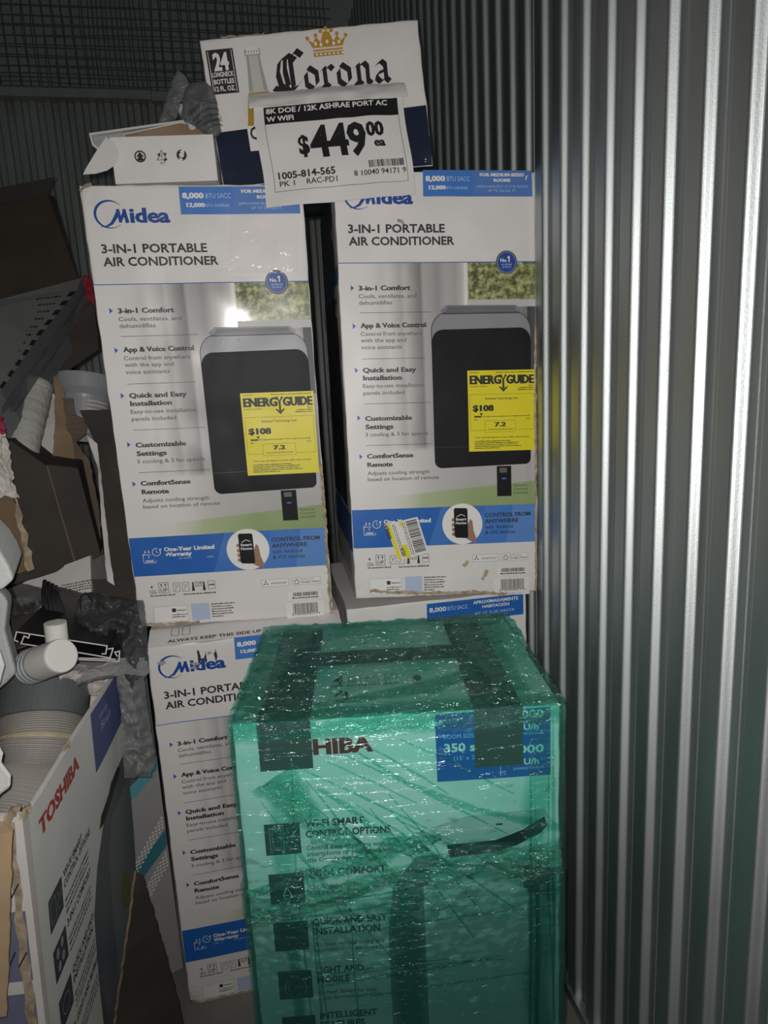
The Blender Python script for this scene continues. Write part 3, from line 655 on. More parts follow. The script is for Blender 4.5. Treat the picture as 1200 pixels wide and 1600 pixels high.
def energy_label(P, parent, du=0.0, dv=0.0):
    s = Sheet(lambda u, v, l: P(u, v, l + .0012)); U, V = 252 + du, 308 + dv
    s.rect(U, V, U + 145, V + 165, YELLOW, 0, 18)
    y = V + 165; f = lambda t, a, b, h, w, bo=1, al='l': s.text(t, U + a, y - b, h, BLACK, w=w, bold=bo, al=al)
    s.scribble(U + 5, y - 5, U + 25, 1.6, BLACK, 2, 1); s.scribble(U + 60, y - 5, U + 140, 1.6, BLACK, 2, 2)
    for a, t, w in ((5, 'ENERG', 66), (83, 'GUIDE', 58)): s.text(t, U + a, y - 27, 17, BLACK, w=w, bold=2, heavy=.9)
    s.stroke([(U + 70, y - 9), (U + 76, y - 19), (U + 82, y - 9)], 4, BLACK, 2); s.stroke([(U + 76, y - 17), (U + 76, y - 38)], 4, BLACK, 2)
    s.poly([(U + 66, y - 33), (U + 70, y - 33), (U + 76, y - 39), (U + 82, y - 33), (U + 86, y - 33), (U + 76, y - 44)], BLACK, 3)
    f('Portable Air Conditioner', 5, 33, 2.6, 36); f('Midea', 141, 33, 2.6, 10, 1, 'r'); s.scribble(U + 108, y - 37, U + 141, 2, BLACK, 2, 4); s.scribble(U + 106, y - 41, U + 141, 2, BLACK, 2, 5)
    s.frame(U + 4, y - 122, U + 141, y - 48, .5, BLACK, 2)
    f('Estimated Yearly Energy Cost', 72, 59, 4.6, 70, 1, 'c')
    s.text('$108', U + 10, y - 82, 12, BLACK, w=44, bold=2, heavy=.8)
    s.rect(U + 13, y - 94, U + 131, y - 93, BLACK, 2); s.rect(U + 13, y - 95, U + 27, y - 92, BLACK, 3)
    for a in (13, 42, 72, 101, 131): s.rect(U + a - .4, y - 96, U + a + .4, y - 90 if a in (13, 131) else y - 92, BLACK, 2)
    s.poly([(U + 24, y - 86.5), (U + 31, y - 86.5), (U + 27.5, y - 92)], BLACK, 2); s.text('$96', U + 11, y - 101, 2.8, BLACK, w=8, bold=1); s.text('$138', U + 124, y - 101, 2.8, BLACK, w=9, bold=1)
    f('Cost Range of Similar Models', 72, 111, 2.8, 46, 1, 'c')
    s.frame(U + 35, y - 154 + 28, U + 101, y - 150 + 48, .5, BLACK, 2)
    s.rect(U + 35.5, y - 125.5, U + 100.5, y - 102.5, YELLOW, 3)
    s.text('7.2', U + 68, y - 114, 8.5, BLACK, w=24, bold=2, al='c', heavy=.5, L=4); s.text('Combined Energy Efficiency Ratio', U + 68, y - 121.5, 3, BLACK, w=56, bold=1, al='c', L=4)
    s.text('Your cost will depend on your utility rates and use.', U + 72, y - 138, 3.4, BLACK, w=118, al='c', bold=1)
    for i in range(5): s.scribble(U + 12, y - 145 - i * 3.6, U + (90, 108, 104, 112, 66)[i], 1.9, BLACK, 2, 30 + i)
    s.build('energy_label', parent)

def side_print(W, H, D, parent, left=True):
    """what little of the carton's side faces shows in the gaps: blue bands and plain dark panels"""
    mb = MB(); x = -.0016
    def r(d0, v0, d1, v1, m, l=0): mb.add([(x - l * .0004, d0 / 1000, v0 / 1000), (x - l * .0004, d1 / 1000, v0 / 1000), (x - l * .0004, d1 / 1000, v1 / 1000), (x - l * .0004, d0 / 1000, v1 / 1000)], [(0, 3, 2, 1)], m)
    r(3, 111, D - 4, 193, BLUE); r(3, 650, D - 4, 684, LBLUE); r(60, 200, D - 10, 640, BLACKP); r(60, 640, D - 4, 850, SLATE)
    mb.build('printed_side', parent, merge=False, recalc=False)

W_, H_, D_ = 400, 854, 385
# --- upper left carton
L_ = tag(empty('air_conditioner_carton', (-0.2797, 1.385, 0.8519), (R(1.346), R(-.369), R(-1.302))), 'white air conditioner carton standing below the small open white box, upper left of the stack', 'box', 'air conditioner cartons')
P = carton(W_, 857, D_, 3, L_, WHITE, 0.003, SIDEW, corners=(6, -10, 0, -3), crush=.008, swell=(231, 659, .0057, 35))
midea_print(P, L_); energy_label(P, L_, -4, 2)
torn_edge(P, [(398, -6), (398, 90), (399, 200), (398, 330)], L_, 5, 6); torn_edge(P, [(1, 846), (8, 853), (22, 856)], L_, 6, 7); torn_edge(P, [(2, 6), (60, 3), (120, 2)], L_, 7, 6)
s = Sheet(lambda u, v, l: P(u, v, l + .0012))
s.mb.grid(lambda a, b: P(250 + 130 * a + 12 * b, 700 + 105 * b, .0018 + .0018 * abs(nz(a * 7, b * 5, 1, 8))), 16, 14, CLEAR); s.build('clear_tape', L_)
# --- upper right carton
R_ = tag(empty('air_conditioner_carton', (0.167, 1.3291, 0.8765), (R(-.894), R(.37), R(-1.812))), 'white air conditioner carton beside the ribbed wall with a crooked yellow barcode sticker', 'box', 'air conditioner cartons')
P = carton(W_, 852, D_, 11, R_, WHITE, 0.0022, SIDEW, corners=(12, -6, 0, 0), crush=.004)
midea_print(P, R_); energy_label(P, R_); side_print(W_, H_, D_, R_)
torn_edge(P, [(30, 16), (130, 6), (250, 3), (330, -4)], R_, 8, 7); torn_edge(P, [(397, 0), (397, 300), (398, 560)], R_, 9, 4)
torn_edge(P, [(234, 62), (246, 72)], R_, 10, 8, 'tear'); torn_edge(P, [(276, 30), (288, 52)], R_, 12, 8, 'tear'); torn_edge(P, [(119, 762), (132, 754)], R_, 13, 7, 'tear')
# crooked retail sticker low on this carton
s = Sheet(lambda u, v, l: P(112 + (u * math.cos(R(-19)) - v * math.sin(R(-19))), 128 + (u * math.sin(R(-19)) + v * math.cos(R(-19))), l + .002)) if False else Sheet(lambda u, v, l: P(70 + u * .963 + v * .27 - 0, 161 + u * .19 - v * .963, l + .0022))
s.rect(0, 0, 70, 82, PAPER, 0, 20)
s.bars(42, 4, 66, 78, BLACK, 1, 12, horiz=True)
for i in range(0): pass
s.rect(1, 1, 9, 81, YELLOW, 1); s.text('R8000', 3, 3, 8, BLACK, w=30, bold=2, rot=90, L=2)
s.rect(18, 52, 30, 81, YELLOW, 1); s.rect(27, 2, 33, 12, YELLOW, 1); s.text('A20', 21, 57, 8, BLACK, w=18, bold=1, rot=90, L=2)
for j, u in enumerate((12, 16, 33, 37)):
    rg = random.Random(j); t = 4
    while t < 76: b = rg.uniform(2, 6); s.rect(u, t, u + 1.8, t + b, GREYT, 1, 50); t += b + 1.5
s.build('barcode_sticker', R_)
# clear film still hanging on the side of this carton
mb = MB(); mb.grid(lambda a, b: (-.003 - .010 * abs(nz(a * 6, b * 14, 0, 4)), .01 + .34 * a, .06 + .72 * b), 14, 40, CLEAR); mb.build('clear_film', R_, smooth=True, merge=False, recalc=False)
# --- lower left carton
B_ = tag(empty('air_conditioner_carton', (-0.2631, 1.332, -0.022), (0, 0, R(.7))), 'white air conditioner carton on the floor half hidden by the green wrapped box', 'box', 'air conditioner cartons')
P = carton(W_, 852, D_, 21, B_, WHITE, 0.002, SIDEW, corners=(-2, -2, 0, 0), crush=.006)
midea_print(P, B_)
mb = MB(); mb.grid(lambda a, b: (.002 + .396 * a, .002 + .38 * b, .8525 + .019 * min(1, b / .13) - .0015 * abs(nz(a * 6, b * 9, 1, 3))), 20, 30, WHITE); mb.build('top_flap', B_, merge=False, recalc=False)
s = Sheet(lambda u, v, l: (u / 1000, v / 1000, .8530 + .019 * min(1, v / 1000 / .0495) + l))
s.text('ALWAYS KEEP THIS SIDE UP', 40, 8, 8, INK, w=190, bold=2, slant=.0)
s.frame(46, 26, 62, 50, 1, INK); s.frame(68, 26, 84, 50, 1, INK); s.build('printed_top', B_)
for i, (u, v, a, b) in enumerate(((100, 824, 3, 18), (113, 818, 2.4, 14), (122, 828, 6, 5), (134, 822, 3.5, 12), (86, 800, 12, 3), (26, 818, 9, 5), (92, 808, 8, 4))):
    s = Sheet(lambda u, v, l: P(u, v, l + .0014)); rg = random.Random(i)      # torn patches across the logo
    s.poly([(u + a * math.cos(t) * rg.uniform(.4, 1.3), v + b * math.sin(t) * rg.uniform(.4, 1.3)) for t in [k * math.pi / 6 for k in range(12)]], (INK if i in (0, 1, 3) else SCUFF), 1)
    s.build('scuff', B_)
torn_edge(P, [(4, 0), (90, 0), (180, 2)], B_, 14, 9)
# --- carton under the upper right one
C_ = tag(empty('air_conditioner_carton', (0.147, 1.332, -0.022), (0, 0, R(0.0))), 'white carton with a blue Spanish header, directly under the upper right carton', 'box', 'air conditioner cartons')
P = carton(W_, 888, D_, 31, C_, WHITE, 0.0012, SIDEW, crush=.002)
midea_print(lambda u, v, l: P(u, v + 28, l), C_, spanish=True)

# ------------------------------------------------------------------ beer carton on top
K0 = tag(empty('beer_carton', (-0.0325, 1.400, 1.713), (0, R(-4.6), R(-5.3))), 'white and navy beer bottle carton lying tilted on top of the stack', 'box')
CW, CH, CD = 409, 256, 262
P = carton(CW, CH, CD, 41, K0, WHITE, 0.002, mat('carton_navy_side', (0.03, 0.035, 0.05), 0.35), crush=.002)
s = Sheet(P)
s.rows([(1, 1, CW - 1), (50, 1, CW - 1), (92, 1, 118)], NAVY, 0) if False else None
s.poly([(1, 1), (408, 1), (408, 108), (300, 106), (200, 104), (100, 101), (1, 98)], NAVY, 0)
s.rect(8, 163, 58, 238, INK, 1); s.text('24', 33, 203, 29, PWHITE, w=27, bold=2, al='c', heavy=.8)
s.text('LONGNECK', 33, 192, 8, PWHITE, w=40, bold=2, al='c'); s.text('BOTTLES', 33, 180, 8, PWHITE, w=38, bold=2, al='c'); s.text('12 FL. OZ.', 33, 168, 8, PWHITE, w=38, bold=2, al='c')
s.rect(11, 165, 12, 236, PWHITE, 2); s.rect(54, 165, 55, 236, PWHITE, 2)
# printed bottle
s.rows([(60, 62, 132), (100, 62, 132), (122, 66, 126), (150, 72, 116)], PWHITE, 2); s.rows([(104, 64, 130), (150, 72, 116), (160, 75, 113)], AMBER, 3); s.rows([(104, 76, 126), (148, 82, 112)], PWHITE, 4)
s.rows([(160, 75, 113), (200, 80, 107), (222, 80, 106)], GLASSP, 3); s.rows([(162, 77, 84), (222, 81, 85)], GLASSD, 4); s.rows([(162, 104, 111), (222, 102, 105)], GLASSD, 4); s.rows([(222, 78, 108), (234, 79, 107)], GLASSD, 3); s.rows([(224, 80, 106), (236, 82, 104)], PWHITE, 4)
for u in range(80, 108, 5): s.rect(u, 226, u + 2, 231, SCUFF, 5)
s.text('C', 66, 80, 22, INK, w=16, bold=2, L=5)
# crown
c = lambda pts: [(200 + a, 207 + b) for a, b in pts]
s.rect(206, 209, 262, 216, GOLD, 1); s.rect(206, 218, 262, 221, GOLD, 1)
s.poly(c([(6, 17), (62, 17), (70, 32), (60, 26), (54, 36), (46, 26), (40, 42), (34, 44), (28, 42), (22, 26), (14, 36), (8, 26), (-2, 32)]), GOLD, 1)
for a, b in ((34, 48), (54, 38), (14, 38), (70, 34), (-2, 34), (24, 44), (44, 44)): s.ell(200 + a, 207 + b, 3.6, 3.6, GOLD, 2, 12)
for a, b in ((12, 24), (22, 22), (34, 26), (46, 22), (56, 24)): s.ell(200 + a, 207 + b, 2.6, 3.4, PWHITE, 2, 12)
for u in range(210, 262, 8): s.rect(u, 211, u + 4, 214, PWHITE, 2)
# blackletter word drawn with a broad pen
def bl(glyph, u, sc=1.0, v=142):
    for st in glyph: s.nib([(u + a * sc, v + b * sc) for a, b in st], 10.5 * sc, 42, BLACK, 2)
BL = {
 'C': [[(34, 44), (22, 52), (8, 44), (3, 26), (6, 8), (18, 0), (32, 4), (40, 12)], [(18, 50), (15, 30), (18, 6)], [(26, 46), (36, 58), (46, 50)], [(-6, 6), (2, 2), (14, -6)], [(26, 48), (26, 4)]],
 'o': [[(12, 32), (2, 25), (2, 7), (12, -1)], [(12, 32), (22, 25), (22, 7), (12, -1)], [(8, 35), (14, 31)]],
 'r': [[(0, 28), (6, 32), (6, 4), (12, -1)], [(6, 28), (16, 34), (22, 28)], [(-1, 2), (6, -2)]],
 'n': [[(0, 28), (6, 32), (6, 2), (11, -2)], [(6, 28), (17, 34), (23, 27), (22, 4), (28, -2)], [(-2, 2), (5, -1)]],
 'a': [[(4, 28), (14, 34), (21, 28), (21, 4), (27, -1)], [(20, 18), (6, 14), (3, 6), (10, -1), (20, 5)]],
}
for g, u in (('C', 131), ('o', 184), ('r', 216), ('o', 246), ('n', 280), ('a', 316)): bl(BL[g], u, 1.02 if g != 'C' else 1.14, 157)
s.build('printed_front', K0)
torn_edge(P, [(40, 255), (120, 254)], K0, 15, 4)
mb = MB(); mb.grid(lambda a, b: P(60 + 300 * a, 118 + 38 * b, .0022 + .004 * abs(nz(a * 14, b * 4, 1, 6))), 26, 6, CLEAR); mb.build('clear_tape', K0, merge=False, recalc=False)

# ------------------------------------------------------------------ price sheet taped below it
PS = tag(empty('price_sign', (0.0433, 1.325, 1.6592), (R(-11.5), R(-3.47), R(-5.0))), 'white paper price sheet reading $449.00 taped to the beer carton', 'sign')
SW, SH = 279, 188
def PP(u, v, l=0.0):
    t = v / SH
    return (u / 1000 + .004 * nz(v * .01, 1), -.006 * math.sin(u / SW * 3.1) * (.4 + t * .3) + .004 * nz(u * .012, v * .014, 4) - l, v / 1000 + .0012 * nz(u * .03, 7, 0))
mb = MB(); mb.grid(lambda a, b: PP(a * SW, b * SH), 30, 22, PAPER); mb.grid(lambda a, b: PP(a * SW, b * SH, -.0004), 30, 22, PAPER, flip=True)
mb.build('paper_sheet', PS, smooth=True, merge=False, recalc=False)
s = Sheet(lambda u, v, l: PP(u, v, l * 3))
s.frame(18, 27, 268, 184, .8, INK, 0); s.rect(18, 152, 268, 184, BLACK, 0)
s.text('8K DOE / 12K ASHRAE PORT AC', 22, 171, 9.5, PWHITE, w=226, bold=2, L=2); s.text('W WIFI', 22, 156, 9.5, PWHITE, w=50, bold=2, L=2)
s.text('$', 74, 92, 34, BLACK, w=19, bold=2, heavy=.7); s.text('449', 96, 84, 58, BLACK, w=104, bold=2, heavy=1.0); s.text('00', 203, 115, 25, BLACK, w=32, bold=2, heavy=.8); s.text('ea', 214, 95, 16, BLACK, w=20, bold=2, heavy=.5)
s.text('1005-814-565', 27, 50, 13, INK, w=106, bold=2); s.text('PK 1', 28, 36, 10, INK, w=28, bold=1); s.text('RAC-PD1', 78, 36, 10, INK, w=57, bold=1)
s.bars(197, 57, 264, 70, BLACK, 1, 9); s.text('8 10040 94171 9', 167, 43, 10, INK, w=98, bold=1)
s.build('sign_print', PS)
mb = MB()   # folded tape strip over its top edge
def FP(a, b):
    p = Vector(PP(-8 + a * (SW + 16), 0)); y = -.004 - .004 * math.sin(b * 3.1) + .003 * nz(a * 9, b * 3, 2)
    return (p.x, PP(a * SW, SH)[1] + y + .016 * b, .183 + .036 * b + .003 * nz(a * 7, b, 5))
mb.grid(FP, 30, 6, PAPER); mb.build('folded_strip', PS, smooth=True, merge=False, recalc=False)
mb = MB(); mb.grid(lambda a, b: (.0 + .27 * a, FP(a, .9)[1] - .004 + .026 * b, .196 + .042 * b + .003 * nz(a * 11, b * 4, 3)), 30, 6, CLEAR); mb.build('clear_tape', PS, smooth=True, merge=False, recalc=False)

# ------------------------------------------------------------------ small open white box
SB = tag(empty('small_white_box', (-0.2245, 1.372, 1.7125), (0, R(-.9), R(-4.5))), 'small white box with three recycling symbols and an open end flap', 'box')
bw, bh, bd = .184, .079, .115; t = .002
mb = MB()
mb.box((0, 0, 0), (bw, t, bh), WHITE); mb.prism([(0, bd - t, 0), (bw, bd - t, 0), (bw, bd - t, bh + .046), (.112, bd - t, bh + .063), (0, bd - t, bh + .0445)], (0, t, 0), WHITE); mb.box((0, t, 0), (bw, bd - t, t), WHITE); mb.box((bw - t, t, t), (bw, bd - t, bh - .004), WHITE)
mb.build('box_body', SB, bevel=.0007)
s = Sheet(lambda u, v, l: (u / 1000, -.0003 - l, v / 1000))
s.ring(50, 45, 9, 2.4, INK, 1); s.poly([(50, 53), (43, 44), (47.5, 44), (42, 38), (49, 38), (49, 35), (51.5, 35), (51.5, 38), (58, 38), (52.5, 44), (57, 44)], INK, 2)
s.stroke([(80, 38), (97, 38), (88.5, 54)], 2.4, INK, 1, closed=True); s.text('1', 88.5, 40.5, 8, INK, bold=1, al='c'); s.text('PET', 89, 30, 4.4, INK, w=9, al='c'); s.poly([(92, 34), (92, 42), (97, 38)], INK, 2); s.poly([(80, 47), (86, 50), (86, 43)], INK, 2); s.poly([(92, 50), (98, 49), (95, 44)], INK, 2)
s.ring(124, 45, 6.4, 4, INK, 1, 60, 250); s.ring(124, 45, 6.4, 4, INK, 1, 240, 420); s.poly([(121, 51), (129, 55), (129, 47)], PWHITE, 2); s.poly([(119, 41), (126, 38), (120, 34)], PWHITE, 2); s.ring(124, 45, 9, .8, INK, 1)
s.build('recycling_marks', SB)
mb = MB(); mb.prism([(.002, bd - t - .0014, .004), (bw - .002, bd - t - .0014, .004), (bw - .002, bd - t - .0014, bh + .044), (.112, bd - t - .0014, bh + .060), (.002, bd - t - .0014, bh + .042)], (0, .0008, 0), KRAFT); mb.build('kraft_liner', SB)
mb = MB(); pts = [(-.006, -.0012, .079), (.006, -.0022, .071), (.013, -.004, .061), (.015, -.006, .050), (.012, -.009, .038), (.004, -.012, .027), (-.008, -.015, .019), (-.028, -.018, .0135), (-.049, -.021, .012), (-.044, -.018, .022), (-.026, -.010, .050)]
mb.prism(pts, (-.0008, .0016, 0), WHITE); mb.build('end_flap', SB)
def px_solid(o, outline, vec, m, part):
    mb = MB(); mb.prism([at(*p) - o.location for p in outline], vec, m); return mb.build(part, o)
TR = tag(empty('white_tray', at(215, 215, 1.51)), 'thin white plastic tray leaning behind the small open box', 'tray')
px_solid(TR, [(143, 211, 1.505), (291, 190, 1.505), (300, 215, 1.505), (298, 262, 1.505), (190, 268, 1.505), (152, 235, 1.505), (148, 224, 1.505)], (0, .003, 0), PVCG, 'tray_panel')
px_solid(TR, [(139, 208, 1.492), (291, 186.5, 1.492), (292, 190, 1.492), (140, 211.5, 1.492)], (0, .016, 0), PVC, 'tray_rim')
px_solid(TR, [(139, 209, 1.490), (142, 209, 1.490), (147, 225, 1.490), (157, 233, 1.490), (155, 236, 1.490), (144, 227, 1.490)], (0, .016, 0), PVC, 'tray_end')
px_solid(TR, [(289.5, 188, 1.490), (292, 187, 1.490), (297, 199, 1.490), (294, 200, 1.490)], (0, .016, 0), PVC, 'tray_end')

# ------------------------------------------------------------------ the open appliance box on the left
K_ = tag(empty('open_appliance_box', (-0.376, 0.848, 0.001), (R(2.83), R(-.24), R(86.99))), 'open topped white appliance box on the floor at left, its printed side turned away', 'box')
kw, kd, kh, kt = 464, 366, 809, .007
def KP(u, v, lift=0.0): return (u / 1000, .003 * nz(u * .006, v * .005, 1, 61) - lift, v / 1000)
mb = MB(); nu, nv = 20, 30
mb.grid(lambda a, b: KP(kw * a, -23 + (kh + 23) * b), nu, nv, WHITE)
mb.grid(lambda a, b: (KP(kw * a, kh * b)[0], KP(kw * a, kh * b)[1] + kt, (-23 + (kh + 23) * b) / 1000), nu, nv, SIDEW, flip=True)
mb.grid(lambda a, b: (kw * a / 1000, KP(kw * a, kh)[1] + kt * b, kh / 1000 + .001 * nz(a * 14, b)), nu, 1, SIDEW)
mb.build('front_panel', K_, merge=False, recalc=False)
mb = MB(); mb.box((0, kt, -.023), (kt, kd / 1000, kh / 1000), SIDEW); mb.box((kw / 1000 - kt, kt, -.023), (kw / 1000, kd / 1000, kh / 1000), SIDEW); mb.box((kt, kd / 1000 - kt, -.023), (kw / 1000 - kt, kd / 1000, kh / 1000), SIDEW); mb.box((kt, kt, -.023), (kw / 1000 - kt, kd / 1000 - kt, -.016), KRAFT)
mb.build('box_shell', K_)
s = Sheet(KP); q = .952
s.text('TOSHIBA', 27, 755, 25, PKRED, w=169, bold=2, heavy=1.0)
s.rect(286 * q, 732 * q, 462, 806, INDIGO, 0); s.text('350 sq.ft.', 315, 752, 14, PBLUE, w=62, L=3); s.text('ROOM SIZE:', 312, 775, 7, PBLUE, w=50)
s.rows([(1, 192, 460), (470, 205, 460), (540, 238, 460), (590, 285, 460), (630, 345, 460)], mat_cache('print_slate_mid', (.085, .095, .105)), 0); s.rows([(1, 300, 462), (520, 300, 462), (570, 330, 462)], mat_cache('print_slate_dark', (.14, .155, .165)), 1)
s.poly([(262, 594), (276, 612), (395, 632), (412, 622), (395, 612), (290, 590)], BLACKP, 3)
s.ell(385, 372, 26, 40, mat_cache('print_leaf', (.12, .14, .02)), 3)
def kfeat(v, lines, n):
    s.rect(32, v - 14, 84, v + 38, SLATE, 1)
    for i, t in enumerate(lines): s.text(t[0], 91, v + 27 - i * 17, 12, INK, w=t[1], bold=2)
    for i in range(3): s.scribble(91, v + 27 - len(lines) * 17 - 6 - i * 10, 200 + 14 * nz(i, v), 5, GREYT, 2, i + n)
    if n == 0: s.frame(38, v - 6, 58, v + 30, 1.4, PGREY, 2); s.stroke([(64, v + 28), (68, v + 18), (63, v + 8), (68, v - 4)], 1.4, PGREY, 2); s.stroke([(72, v + 12), (80, v + 14)], 1.6, PGREY, 2); s.stroke([(72, v + 18), (80, v + 24)], 1.6, PGREY, 2)
    elif n == 1:
        for a, b in ((48, 22), (66, 26), (50, 0), (66, 4)): s.ell(a, v + b, 6, 8, PGREY, 2, 14)
    else: s.ring(58, v + 12, 14, 1.6, PGREY, 2)
kfeat(612, (('WI-FI SMART', 87), ('CONTROL OPTIONS', 125)), 0); kfeat(530, (('3-IN-1 COMFORT', 114),), 1); kfeat(447, (('QUICK AND EASY', 112), ('INSTALLATION', 101)), 2); kfeat(361, (('LIGHT AND MOBILE', 112),), 3)
s.build('printed_front', K_)
# print and folds of the end that faces the door, plus worn corner
s = Sheet(lambda u, v, l: (-.0006 - l, kd / 1000 - u / 1000, v / 1000))
s.rect(4, 560, 350, 668, SLATEB, 0); s.rect(4, 300, 350, 540, SLATEB, 0)
for v in (690, 585, 440):
    s.stroke([(322, v), (332, v + 22)], 2, INK, 2); s.stroke([(334, v - 2), (346, v + 20)], 2, INK, 2)
s.build('printed_end', K_)
mb = MB(); rg = random.Random(4); V = []
for i in range(40):
    v = .80 - i * .018; a = .010 + .006 * rg.random(); V += [(-.001, .016 + .004 * rg.random(), v), (-.001, .016 + a, v)]
mb.add(V, [(2 * i, 2 * i + 1, 2 * i + 3, 2 * i + 2) for i in range(39)], TORN); mb.build('torn_edge', K_, merge=False, recalc=False)
for (x, y, r) in ((.004, .02, .022), (.006, .004, .016), (.165, .004, .014)):
    mb = MB(); n = 12
    mb.add([(x, y, kh / 1000 + .006)] + [(x + r * 1.3 * math.cos(k * .524) * (.7 + .5 * abs(nz(k * 2, x * 50))), y + r * .5 * math.sin(k * .524) * (.7 + .5 * abs(nz(k * 3, 5))), kh / 1000 + .003 - .006 * (k % 2)) for k in range(n)], [(0, 1 + k, 1 + (k + 1) % n) for k in range(n)], TORN); mb.build('torn_corner', K_, merge=False, recalc=False)

def path_tube(pts, n=60):
    """smooth points through a few control points"""
    P = [Vector(p) for p in pts]; P = [P[0] * 2 - P[1]] + P + [P[-1] * 2 - P[-2]]; out = []
    for i in range(1, len(P) - 2):
        for j in range(n // (len(P) - 3)):
            t = j / (n // (len(P) - 3)); a, b, c, d = P[i - 1], P[i], P[i + 1], P[i + 2]
            out.append(.5 * ((2 * b) + (c - a) * t + (2 * a - 5 * b + 4 * c - d) * t * t + (3 * b - a - 3 * c + d) * t ** 3))
    return out + [P[-2]]

# flexible exhaust hose with its collar, standing in that box
HO = tag(empty('exhaust_hose', at(60, 1200, 1.0)), 'thick ribbed grey exhaust hose with dark collar, in the open box', 'hose')
def rel(o, p): return Vector(p) - o.location
hp = path_tube([at(66, 1118, 1.215), at(60, 1165, 1.18), at(48, 1215, 1.15), at(24, 1285, 1.08), at(-20, 1370, 1.03), at(-60, 1480, 1.02)], 300)
mb = MB(); pts = []; rs = []
N = 64
acc = 0
for i in range(len(hp)): pts.append(rel(HO, hp[i])); rs.append(.0675 + .0020 * (1 if (i // 2) % 2 else -1))
mb.tube(pts, rs, HOSE, 40, False); mb.build('ribbed_tube', HO, merge=False, recalc=False)
mb = MB(); k = int(len(hp) * .17); mb.tube([rel(HO, hp[k + j]) for j in range(0, 7)], [.0725 + .001 * math.sin(j) for j in range(7)], HOSEB, 40, False); mb.build('tape_ring', HO, merge=False, recalc=False)
a0, a1 = hp[0], hp[0] + (hp[0] - hp[8]).normalized() * .062
mb = MB(); d = (a1 - a0).normalized()
mb.tube([rel(HO, a0 - d * .012), rel(HO, a0 - d * .011), rel(HO, a1), rel(HO, a1 + d * .002), rel(HO, a1), rel(HO, a0)], [.073, .077, .0785, .076, .0735, .0715], COLLAR, 48, False)
mb.build('hose_collar', HO, merge=False)

# white pipe elbow: a fat capped cylinder with a neck behind
EL = tag(empty('pipe_fitting', at(70, 1040, 1.10)), 'white plastic pipe fitting with a round capped end, above the grey hose', 'pipe fitting')
c0, c1 = at(97, 1024, 1.05), at(30, 1048, 1.14)
d = (c1 - c0).normalized()
mb = MB(); mb.tube([rel(EL, c0), rel(EL, c0 + d * .0005), rel(EL, c0 + d * .004), rel(EL, c0 + d * .062), rel(EL, c0 + d * .063), rel(EL, c0 + d * .10)], [.0235, .0255, .0268, .0275, .0262, .0262], PVC, 40); mb.build('pipe_body', EL, merge=False)
mb = MB()
for j in range(6): mb.tube([rel(EL, c0 + d * (.068 + j * .006)), rel(EL, c0 + d * (.0695 + j * .006)), rel(EL, c0 + d * (.071 + j * .006))], [.0264, .0285, .0264], PVCG if j % 2 else COLLAR, 32, False)
mb.build('pipe_thread', EL, merge=False)
n0, n1 = at(90, 1008, 1.115), at(86, 972, 1.115)
mb = MB(); dn = (n1 - n0).normalized(); mb.tube([rel(EL, n0), rel(EL, n1 - dn * .001), rel(EL, n1), rel(EL, n1 - dn * .001), rel(EL, n0)], [.0172, .0172, .016, .0145, .0145], PVC, 32); mb.build('pipe_neck', EL, merge=False)

# three nested window panels, seen end on
def panel_profile(lines, Y, label, depth=.42, wd=.0022):
    o = tag(empty('window_panel', at(*lines[0][0], Y)), label, 'window panel', 'sliding window panels')
    mb = MB(); back = Vector((-.02, 1, -.03)).normalized() * depth
    for ln in lines:
        P = [rel(o, at(x, y, Y)) for x, y in ln]
        for a, b in zip(P, P[1:]):
            dd = (b - a).normalized(); nn = dd.cross(back).normalized() * wd / 2; e = dd * wd * .4
            mb.prism([a - e - nn, b + e - nn, b + e + nn, a - e + nn], back, PVC, DARKP)
    mb.build('panel_profile', o, merge=False); return o
z4 = lambda L: [(x * .2, 860 + y * .2) for x, y in L]
panel_profile([z4([(140, 712), (112, 702), (130, 637), (560, 704), (836, 746), (826, 808), (798, 808)])], 1.20, 'white edged window panel, topmost of the three behind the pipe fitting')
panel_profile([z4([(232, 660), (222, 685), (188, 668), (165, 728), (240, 740), (600, 795), (860, 840), (884, 765), (846, 770)])], 1.205, 'white edged window panel, middle one of the three behind the pipe fitting')
panel_profile([z4([(520, 850), (930, 866), (934, 787), (897, 795), (916, 826)]), z4([(520, 838), (900, 850)])], 1.21, 'white edged window panel, lowest of the three behind the pipe fitting')

# ---- generic builders for the heap
def ground(x, y, Y):
    if y is not None: return at(x, y, Y)
    p = at(x, 1500, Y); p.z = -.0215; return p
def card(name, outline, label, cat, m=KRAFT, th=.005, edge=None, jag=0.0, sd=0, group=None, part='card_panel', wob=0.0):
    """a stiff sheet with thickness; outline = [(x, y, depth)]; straight runs broken up so edges look torn"""
    P = [ground(*p) for p in outline]; c = sum(P, Vector()) / len(P); rg = random.Random(sd); Q = []
    nrm = Vector((0, 0, 0))
    for i in range(len(P)): nrm += (P[i] - c).cross(P[(i + 1) % len(P)] - c)
    nrm.normalize()
    if nrm.dot(CAM - c) < 0: nrm = -nrm
    for i in range(len(P)):
        a, b = P[i], P[(i + 1) % len(P)]; n = max(1, int((b - a).length / .012)) if jag else 1
        side = (b - a).normalized().cross(nrm)
        for k in range(n): Q.append(a.lerp(b, k / n) + (side * rg.uniform(-jag, jag) if k else Vector()))
    o = tag(empty(name, c), label, cat, group)
    mb = MB(); mb.prism([p - c for p in Q], -nrm * th, m, edge or TORN); mb.build(part, o, merge=False); return o, c, nrm
